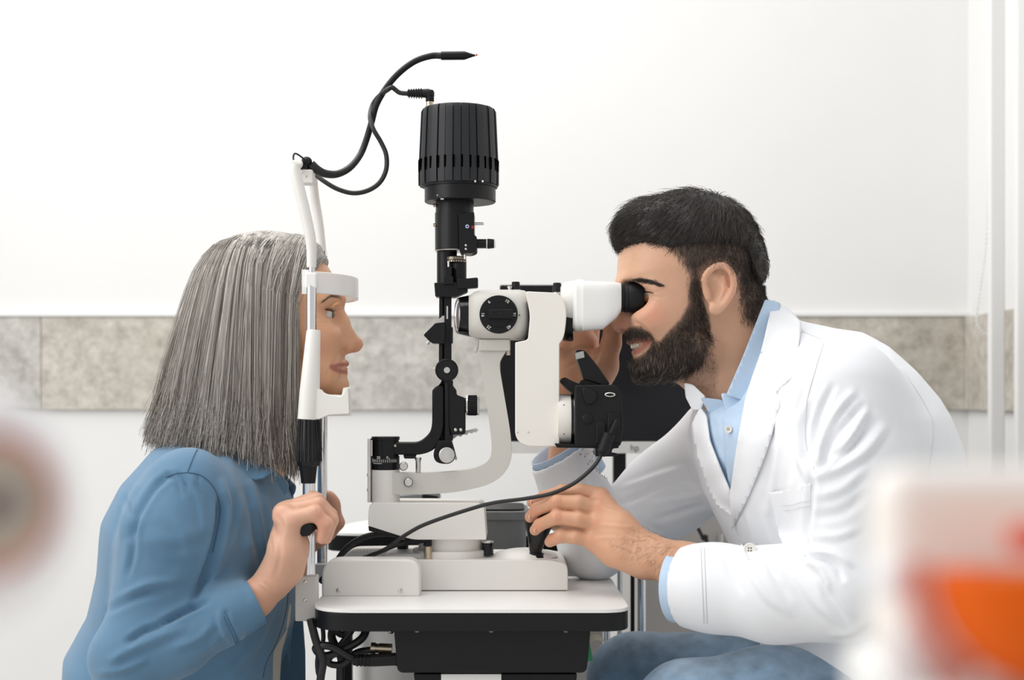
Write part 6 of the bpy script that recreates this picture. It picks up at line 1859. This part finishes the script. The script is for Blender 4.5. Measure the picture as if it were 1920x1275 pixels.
# neck opening
v.cone(W(1300, 640, 0), W(1470, 700, 0), .066, .060, .008, mode='sub')
VOP = [(1290, 690), (1440, 568), (1432, 640), (1402, 748), (1384, 840), (1374, 955), (1350, 905), (1326, 835), (1312, 772)]
fo = Vox(v.lo, v.lo + (v.n - 1) * v.h, v.h); fo.F = np.full(v.n, .06, np.float32)
# chest opening: the coat stands open in front; recess it below the shirt there
gx, gz = v.ax[0][:, None, None], v.ax[2][None, None, :]
s_y = ((v.ax[1] + CAM_D) / FPX)[None, :, None]
DX = 960 + gx / s_y; DZ = HORIZON - (gz - CAM_Z) / s_y
flat = np.stack([DX.repeat(len(v.ax[2]), 2).ravel(), np.broadcast_to(DZ, (len(v.ax[0]),) + DZ.shape[1:]).ravel()], 1)
selm = (flat[:, 0] > 1270) & (flat[:, 0] < 1460) & (flat[:, 1] > 550) & (flat[:, 1] < 990)
sd_ = np.full(len(flat), 60.0); sd_[selm] = polysd(flat[selm], VOP)
msk = np.clip(.5 - sd_ / 8, 0, 1).reshape(v.F.shape).astype(np.float32) * (v.ax[1] < .10)[None, :, None]
solid = v.F.copy()
v.F = v.F + msk * .020
cV, cQ = v.mesh(); cV = lap(cV, cQ, 3, .5); cN = vnormals(cV, cQ)
cV = cV + cN * (wob(cV, 34, 13) * .0015 + wob(cV, 80, 18) * .0005)[:, None]
C_STROKES = [
    ([(1529, 866), (1528, 820), (1540, 770), (1562, 725)], -3.5, 7), ([(1536, 868), (1545, 820), (1570, 770), (1600, 735)], 3.5, 8), ([(1540, 872), (1562, 826), (1590, 790), (1618, 760)], -3.0, 7), ([(1545, 878), (1580, 845), (1608, 800), (1625, 770)], 3.5, 8), ([(1530, 880), (1560, 860), (1600, 835), (1640, 790)], -3.0, 8), ([(1528, 895), (1570, 880), (1620, 850), (1660, 800)], 3.0, 10), ([(1520, 760), (1510, 800), (1512, 850), (1526, 880)], -4.0, 7), ([(1498, 720), (1490, 780), (1496, 850), (1515, 900)], 2.5, 9),
    ([(1525, 880), (1520, 940), (1512, 1000), (1508, 1040)], -3.0, 7),
    ([(1510, 1044), (1540, 1048), (1565, 1062), (1580, 1085)], -4.5, 6), ([(1512, 1052), (1535, 1066), (1550, 1090), (1556, 1110)], 3.5, 7), ([(1530, 1035), (1565, 1040), (1595, 1060)], 3.0, 7), ([(1545, 1100), (1560, 1130), (1590, 1170)], -2.2, 9), ([(1480, 1062), (1500, 1090), (1530, 1130), (1560, 1160)], 2.0, 10), ([(1440, 1052), (1455, 1085), (1480, 1120)], -1.8, 9), ([(1400, 1048), (1412, 1080), (1440, 1120), (1480, 1150)], 1.8, 10), ([(1360, 1042), (1372, 1075), (1392, 1110)], -1.4, 8),
    ([(1535, 930), (1580, 915), (1620, 880)], 2.2, 10), ([(1530, 970), (1580, 960), (1620, 930)], -1.8, 10), ([(1528, 1005), (1570, 1005), (1610, 990)], 1.8, 9),
    ([(1460, 780), (1462, 840), (1450, 900), (1440, 960)], 2.2, 9), ([(1480, 770), (1486, 840), (1480, 900)], -2.2, 8), ([(1440, 930), (1450, 990), (1470, 1030)], -1.8, 8), ([(1400, 960), (1412, 1000), (1420, 1030)], 1.4, 7),
    ([(1300, 800), (1306, 860), (1326, 920), (1350, 970)], 1.2, 6),
    ([(1275, 880), (1240, 890), (1200, 905), (1170, 915)], 2.0, 8), ([(1310, 905), (1260, 905), (1210, 925), (1165, 945)], -2.2, 7), ([(1320, 925), (1270, 935), (1220, 945)], 2.0, 7), ([(1325, 945), (1270, 962), (1225, 975)], -1.6, 7), ([(1160, 940), (1185, 965), (1215, 985), (1240, 995)], -2.0, 6), ([(1150, 925), (1165, 950), (1180, 985)], 1.6, 7), ([(1090, 860), (1105, 920), (1140, 980)], -1.2, 6),
    ([(1560, 1190), (1600, 1185), (1630, 1160)], 1.5, 8), ([(1480, 1215), (1460, 1250), (1450, 1275)], 1.5, 10)]
cV = sculpt(cV, vnormals(cV, cQ), [(a, b * 1.6, c * .85) for a, b, c in C_STROKES])
cV = lap(cV, cQ, 1, .4)
white = np.array([.84, .85, .875])
coat = link_np('coat', cV, cQ, M_CLOTH_WHITE, man, colors=np.tile(white, (len(cV), 1)))
cb_ = bvh_of(cV, cQ)
vs_ = Vox(v.lo, v.lo + (v.n - 1) * v.h, v.h); vs_.F = solid.copy()
vs_.cone(W(1360, 660, -.01), W(1470, 690, -.01), .072, .066, .03)
oV, oQ = vs_.mesh(); oV = lap(oV, oQ, 8, .5); ob_ = bvh_of(oV, oQ)
# --- pale blue shirt inside
v2 = Vox(v.lo, v.lo + (v.n - 1) * v.h, v.h)
v2.F = solid + .008
gx_ = v2.ax[0][:, None, None]
v2.F = np.maximum(v2.F, (gx_ - W(1560, 0, 0).x))
v2.F = np.maximum(v2.F, (W(1285, 0, 0).x - gx_))
v2.F = np.maximum(v2.F, (W(0, 1140, 0).z - v2.ax[2][None, None, :]))
v2.F = np.maximum(v2.F, np.abs(v2.ax[1])[None, :, None] - .14)
v2.cone(W(1345, 690, 0), W(1440, 650, 0), .066, .060, .01) if False else None
pV, pQ = v2.mesh(); pV = lap(pV, pQ, 3)
pale = np.array([.50, .635, .80])
pN = vnormals(pV, pQ)
pV = sculpt(pV, pN, [([(1350, 770), (1358, 830), (1366, 900)], -1.5, 4), ([(1330, 780), (1340, 830), (1355, 880)], 1.5, 7)])
sh2 = link_np('shirt', pV, pQ, M_CLOTH_PALE, man, colors=np.tile(pale, (len(pV), 1)))
pb = bvh_of(pV, pQ)
def ycol(px, py):
    t = np.clip((py - 562) / 190, 0, 1)
    return -.052 - .030 * float(t) + .00012 * (px - 1400)
yf_patch('collar', rpoly([(1434, 562, 3), (1462, 568, 3), (1446, 664, 20), (1412, 757, 3), (1361, 741, 4), (1392, 670, 20)], 0, 4), ycol, M_CLOTH_PALE, sh2, pale, .002)
yf_patch('collar', rpoly([(1314, 745, 6), (1335, 747, 6), (1356, 750, 6), (1370, 786, 8), (1354, 797, 6), (1330, 776, 8)], 0, 4), lambda a, b: -.045 - .0003 * (a - 1312), M_CLOTH_PALE, sh2, pale * .92, .002)
yf_patch('collar_stand', rpoly([(1351, 738, 5), (1365, 738, 4), (1398, 750, 3), (1394, 790, 6), (1386, 800, 5), (1372, 797, 6), (1362, 776, 8)], 0, 4), lambda a, b: -.077 - .0002 * (b - 740), M_CLOTH_PALE, sh2, pale * 1.0, .0018)
patch('placket', pb, [(1357, 798), (1386, 798), (1384, 860), (1374, 925), (1366, 905), (1360, 850)], .0015, M_CLOTH_PALE, sh2, pale * .98, .0012, 6)
M_BUTTON = mat('pearl_button', (.80, .78, .72), .25, noise=.06, nscale=200)
def button(bvh, px, py, r, par, off=.001):
    p = onto(bvh, px, py, off)
    if p is None: return
    d = (CAMP - p).normalized(); d = (d + Vector((-.25, 0, .1))).normalized()
    b_ = MB().lathe(p, d, [(0, r * .9), (.0008, r), (.0018, r), (.0020, r * .8), (.0013, r * .7)], 24).build('button', M_BUTTON, par)
    u = d.orthogonal().normalized(); w_ = d.cross(u)
    for a in range(4):
        q_ = p + d * .0014 + (u * cos(a * pi / 2) + w_ * sin(a * pi / 2)) * r * .28
        MB().cyl(q_, q_ + d * .0004, r * .11, n=8).build('button_hole', M_BLACK, b_)
button(pb, 1371, 806, .0048, sh2, .004)
# lapels, pocket, buttons
LN = rpoly([(1449, 562, 3), (1478, 580, 8), (1503, 607, 6), (1496, 662, 10), (1486, 711, 5), (1458, 738, 2), (1466, 756, 6), (1437, 850, 30), (1405, 930, 20), (1373, 992, 2), (1370, 925, 8), (1383, 830, 20), (1398, 748, 10), (1427, 660, 20)], 0, 5)
patch('lapel', ob_, LN, .0065, M_CLOTH_WHITE, coat, white, .0025, 7)
patch('lapel', ob_, rpoly([(1314, 764, 4), (1298, 796, 5), (1308, 850, 12), (1330, 920, 12), (1348, 950, 8), (1373, 968, 2), (1371, 922, 6), (1350, 872, 10), (1332, 826, 10), (1326, 780, 5)], 0, 4), .0035, M_CLOTH_WHITE, coat, white, .0022, 6)
yf_patch('lapel_collar', rpoly([(1284, 718, 3), (1300, 721, 5), (1324, 744, 4), (1316, 768, 4), (1300, 770, 5), (1287, 745, 4)], 0, 4), lambda a, b: -.030 - .0004 * (a - 1284), M_CLOTH_WHITE, coat, white, .0025)
patch('pocket', cb_, rpoly([(1441, 923, 2), (1480, 918, 3), (1522, 905, 2), (1516, 1044, 4), (1484, 1046, 8), (1462, 1010, 10)], 0, 4), .0012, M_CLOTH_WHITE, coat, white, .0012, 7)
M_WSEAM = mat('white_stitch', (.74, .75, .78), .8, noise=.03)
seam('pocket_stitch', cb_, [(1446, 946), (1484, 946), (1518, 936)], .0005, M_WSEAM, coat, .0026)
seam('pocket_stitch', cb_, [(1447, 955), (1484, 955), (1518, 946)], .0005, M_WSEAM, coat, .0026)
seam('front_edge', cb_, [(1372, 985), (1388, 1015), (1404, 1050)], .0008, M_WSEAM, coat, .0004)
seam('shoulder_seam', cb_, [(1505, 622), (1525, 630), (1545, 638), (1565, 645)], .0005, M_WSEAM, coat)
seam('sleeve_seam', cb_, [(1545, 642), (1530, 690), (1512, 760), (1510, 830), (1527, 880)], .0005, M_WSEAM, coat)
seam('back_seam', cb_, [(1690, 690), (1735, 760), (1750, 800), (1745, 860), (1738, 900)], .0005, M_WSEAM, coat)
st_ = [(1314 + k * .35, 1028 + k * 8.8) for k in range(17)]
for off_ in (0, 6):
    seam('cuff_stitch', cb_, [(a + off_, b) for a, b in st_], .0006, M_WSEAM, coat)
button(cb_, 1407, 1033, .0078, coat, .002)
# cuffs of the shirt and open coat sleeves
M_PALEC = mat('pale_cuff', tuple(pale * 1.02), .8, noise=.04, nscale=60, bump=.1, bscale=900)
MB().lathe(c1 - d1 * .03, d1, [(0, .0455), (.042, .0452), (.0425, .0440), (.040, .0430), (0, .0430)], 44, caps=False).build('cuff', M_PALEC, sh2, smooth=60)
MB().lathe(c2 - d2 * .05, d2, [(0, .0445), (.056, .0445), (.0565, .0435), (.054, .0420), (0, .0420)], 44, caps=False).build('cuff', M_PALEC, sh2, smooth=60)
# --- jeans
v = vox_px(1040, 1150, 1900, 2200, -.27, .26, .006)
v.chain([W(1600, 1310, .10), W(1400, 1288, .11), W(1190, 1278, .115)], [.095, .080, .066], .02)
v.chain([W(1620, 1345, -.10), W(1440, 1338, -.125), W(1292, 1344, -.140)], [.095, .080, .068], .02)
v.ell(W(1640, 1370, 0), (.14, .17, .12), .03)
for (kx, ky, kY) in ((1190, 1278, .115), (1292, 1344, -.140)):
    a = W(kx, ky, kY)
    f_ = Vector((a.x + .06, kY, .09))
    v.cone(a, f_, .064, .045, .02)
    v.cone(f_ + Vector((.0, 0, -.05)), f_ + Vector((-.14, 0, -.06)), .036, .03, .02)
jV, jQ = v.mesh(); jV = lap(jV, jQ, 2); jN = vnormals(jV, jQ)
jV = jV + jN * (wob(jV, 60, 3) * .0014)[:, None]
D = draw(jV)
jC = np.tile(np.array([.19, .315, .46]), (len(jV), 1))
n1 = wob(jV, 30, 4)[:, None] * .5 + .5
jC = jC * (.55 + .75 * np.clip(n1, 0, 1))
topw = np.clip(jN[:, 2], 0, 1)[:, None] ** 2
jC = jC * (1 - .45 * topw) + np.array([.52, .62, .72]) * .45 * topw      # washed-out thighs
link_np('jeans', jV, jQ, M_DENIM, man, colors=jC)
stool(1640, 0, W(0, 1370, 0).z - .122, 'black round stool under the bearded doctor')
# ------------------------------------------------------------------ foreground, close to the lens
ZC = .895
def front_eye():
    Y = -1.61; s = S(Y)
    c = W(-118, 945, Y)
    t = thing('eye_model', 'large white eyeball model with a red-rimmed beige iris at the left frame edge', 'eye model', (c.x, c.y, ZC))
    R = 245 * s
    MB().ball(c, R, 48, 32).build('eyeball', mat('model_white', (.86, .83, .84), .35, noise=.03, nscale=20), t, smooth=180)
    ax = (CAMP - c).normalized(); ax = (ax * .92 + Vector((.52, 0, 0))).normalized()
    MB().lathe(c + ax * (R * .86), ax, [(0, R * .52), (R * .06, R * .52), (R * .075, R * .47), (R * .07, R * .40)], 48, caps=False).build('red_rim', mat('model_red', (.62, .20, .13), .4, noise=.1), t, smooth=60)
    ir = MB().lathe(c + ax * (R * .88), ax, [(0, R * .43), (R * .05, R * .42), (R * .10, R * .30), (R * .135, R * .14)], 48).build('iris', mat('model_beige', (.55, .46, .36), .4, noise=.3, nscale=60, color2=(.40, .36, .30)), t, smooth=60)
    MB().lathe(c + ax * (R * .99), ax, [(0, R * .16), (R * .04, R * .12)], 32).build('pupil', mat('model_pupil', (.16, .10, .11), .3, noise=.1), ir)
    MB().lathe((c.x, c.y, ZC), (0, 0, 1), [(0, R * .75), (.003, R * .7), (.006, R * .16), (c.z - ZC - R * .97, R * .13)], 32).build('stand', M_WHITE, t)
    return ZC
zA = front_eye()
def front_model():
    Y = -1.585; s = S(Y)
    base = W(1800, 1420, Y)
    t = thing('eye_section_model', 'orange and beige anatomical eye section model at the right frame corner', 'eye model', (base.x, Y, zA))
    # beige block behind
    a = W(1652, 878, Y + .03); b = W(2150, 1250, Y + .03)
    MB().box(((a.x + b.x) / 2, Y + .04, (a.z + b.z) / 2), (b.x - a.x, .02, a.z - b.z)).build('backing_block', mat('model_cream', (.98, .925, .865), .5, noise=.05, nscale=20), t, .008)
    MB().box(((a.x + b.x) / 2, Y + .03, (zA + b.z) / 2), (b.x - a.x, .08, b.z - zA)).build('plinth', M_WHITE, t, .004)
    # orange half bowl
    c = W(1962, 1076, Y); R = 205 * s
    prof = []
    n = 14
    for k in range(n + 1):
        th = (pi / 2) * k / n
        prof.append((-R * 1.05 * cos(th), max(R * sin(th), 1e-5)))
    tilt = Vector((.03, .10, 1)).normalized()
    orr = mat('model_orange', (.78, .115, .0), .6, noise=.12, nscale=30, spec=.2)
    MB().lathe(c, tilt, prof + [(.0008, R * .9), (-.002, R * .86)], 48, caps=False).build('orange_bowl', orr, t, smooth=60)
    MB().lathe(c, tilt, [(-.0015, R * .86), (.0005, R * .5), (.001, .0001)], 40, caps=False).build('bowl_inside', mat('model_peach', (.90, .30, .04), .6, noise=.1), t)
    MB().tube([c + Vector((-R * 1.16, .002, R * .1)), c + Vector((-R * 1.12, .002, -R * .3)), c + Vector((-R * .98, .002, -R * .65)), c + Vector((-R * .7, .002, -R * .95))], R * .10, 10).build('red_vessel', mat('model_red2', (.72, .22, .15), .4, noise=.1), t)
    MB().ball(W(1925, 1010, Y + .005), (40 * s, 30 * s, 32 * s), 24, 14).build('red_muscle', mat('model_red3', (.72, .08, .03), .4, noise=.1), t, smooth=180)
    MB().ball(W(1672, 1085, Y + .012), 38 * S(Y + .012), 28, 18).build('white_knob', mat('model_white2', (.92, .91, .91), .3, noise=.02), t, smooth=180)
    m = W(1700, 1250, Y + .012)
    MB().ball(W(1722, 1250, Y + .012), (60 * s, 40 * s, 110 * s), 28, 18).build('white_cone', mat('model_rose', (.80, .72, .70), .4, noise=.08), t, smooth=180)
front_model()
# counter in front carrying both models
q = thing('front_counter', 'white counter in the foreground carrying the two eye models', 'counter', (0, -1.58, 0))
MB().box((0, -1.565, zA - .0155), (.7, .16, .03)).build('counter_top', M_TOP, q, .003)
MB().box((0, -1.56, (zA - .031) / 2), (.66, .12, zA - .032)).build('carcass', M_WHITE, q, .002)

# fine things nobody could count, joined into one part each
for o in bpy.data.objects:
    if o.type == 'MESH' and o.parent is not None and o.name.split('.')[0] in (
            'hair', 'fringe_hair', 'short_hair', 'beard', 'grey_beard_hairs', 'neck_stubble', 'eyebrow', 'eyelashes', 'arm_hair',
            'bead_chain', 'gooseneck_rings', 'rack_teeth', 'scale_ticks', 'vent_slots', 'knurling', 'knob_flutes', 'relief_rib', 'grip_rib'):
        o['kind'] = 'stuff'
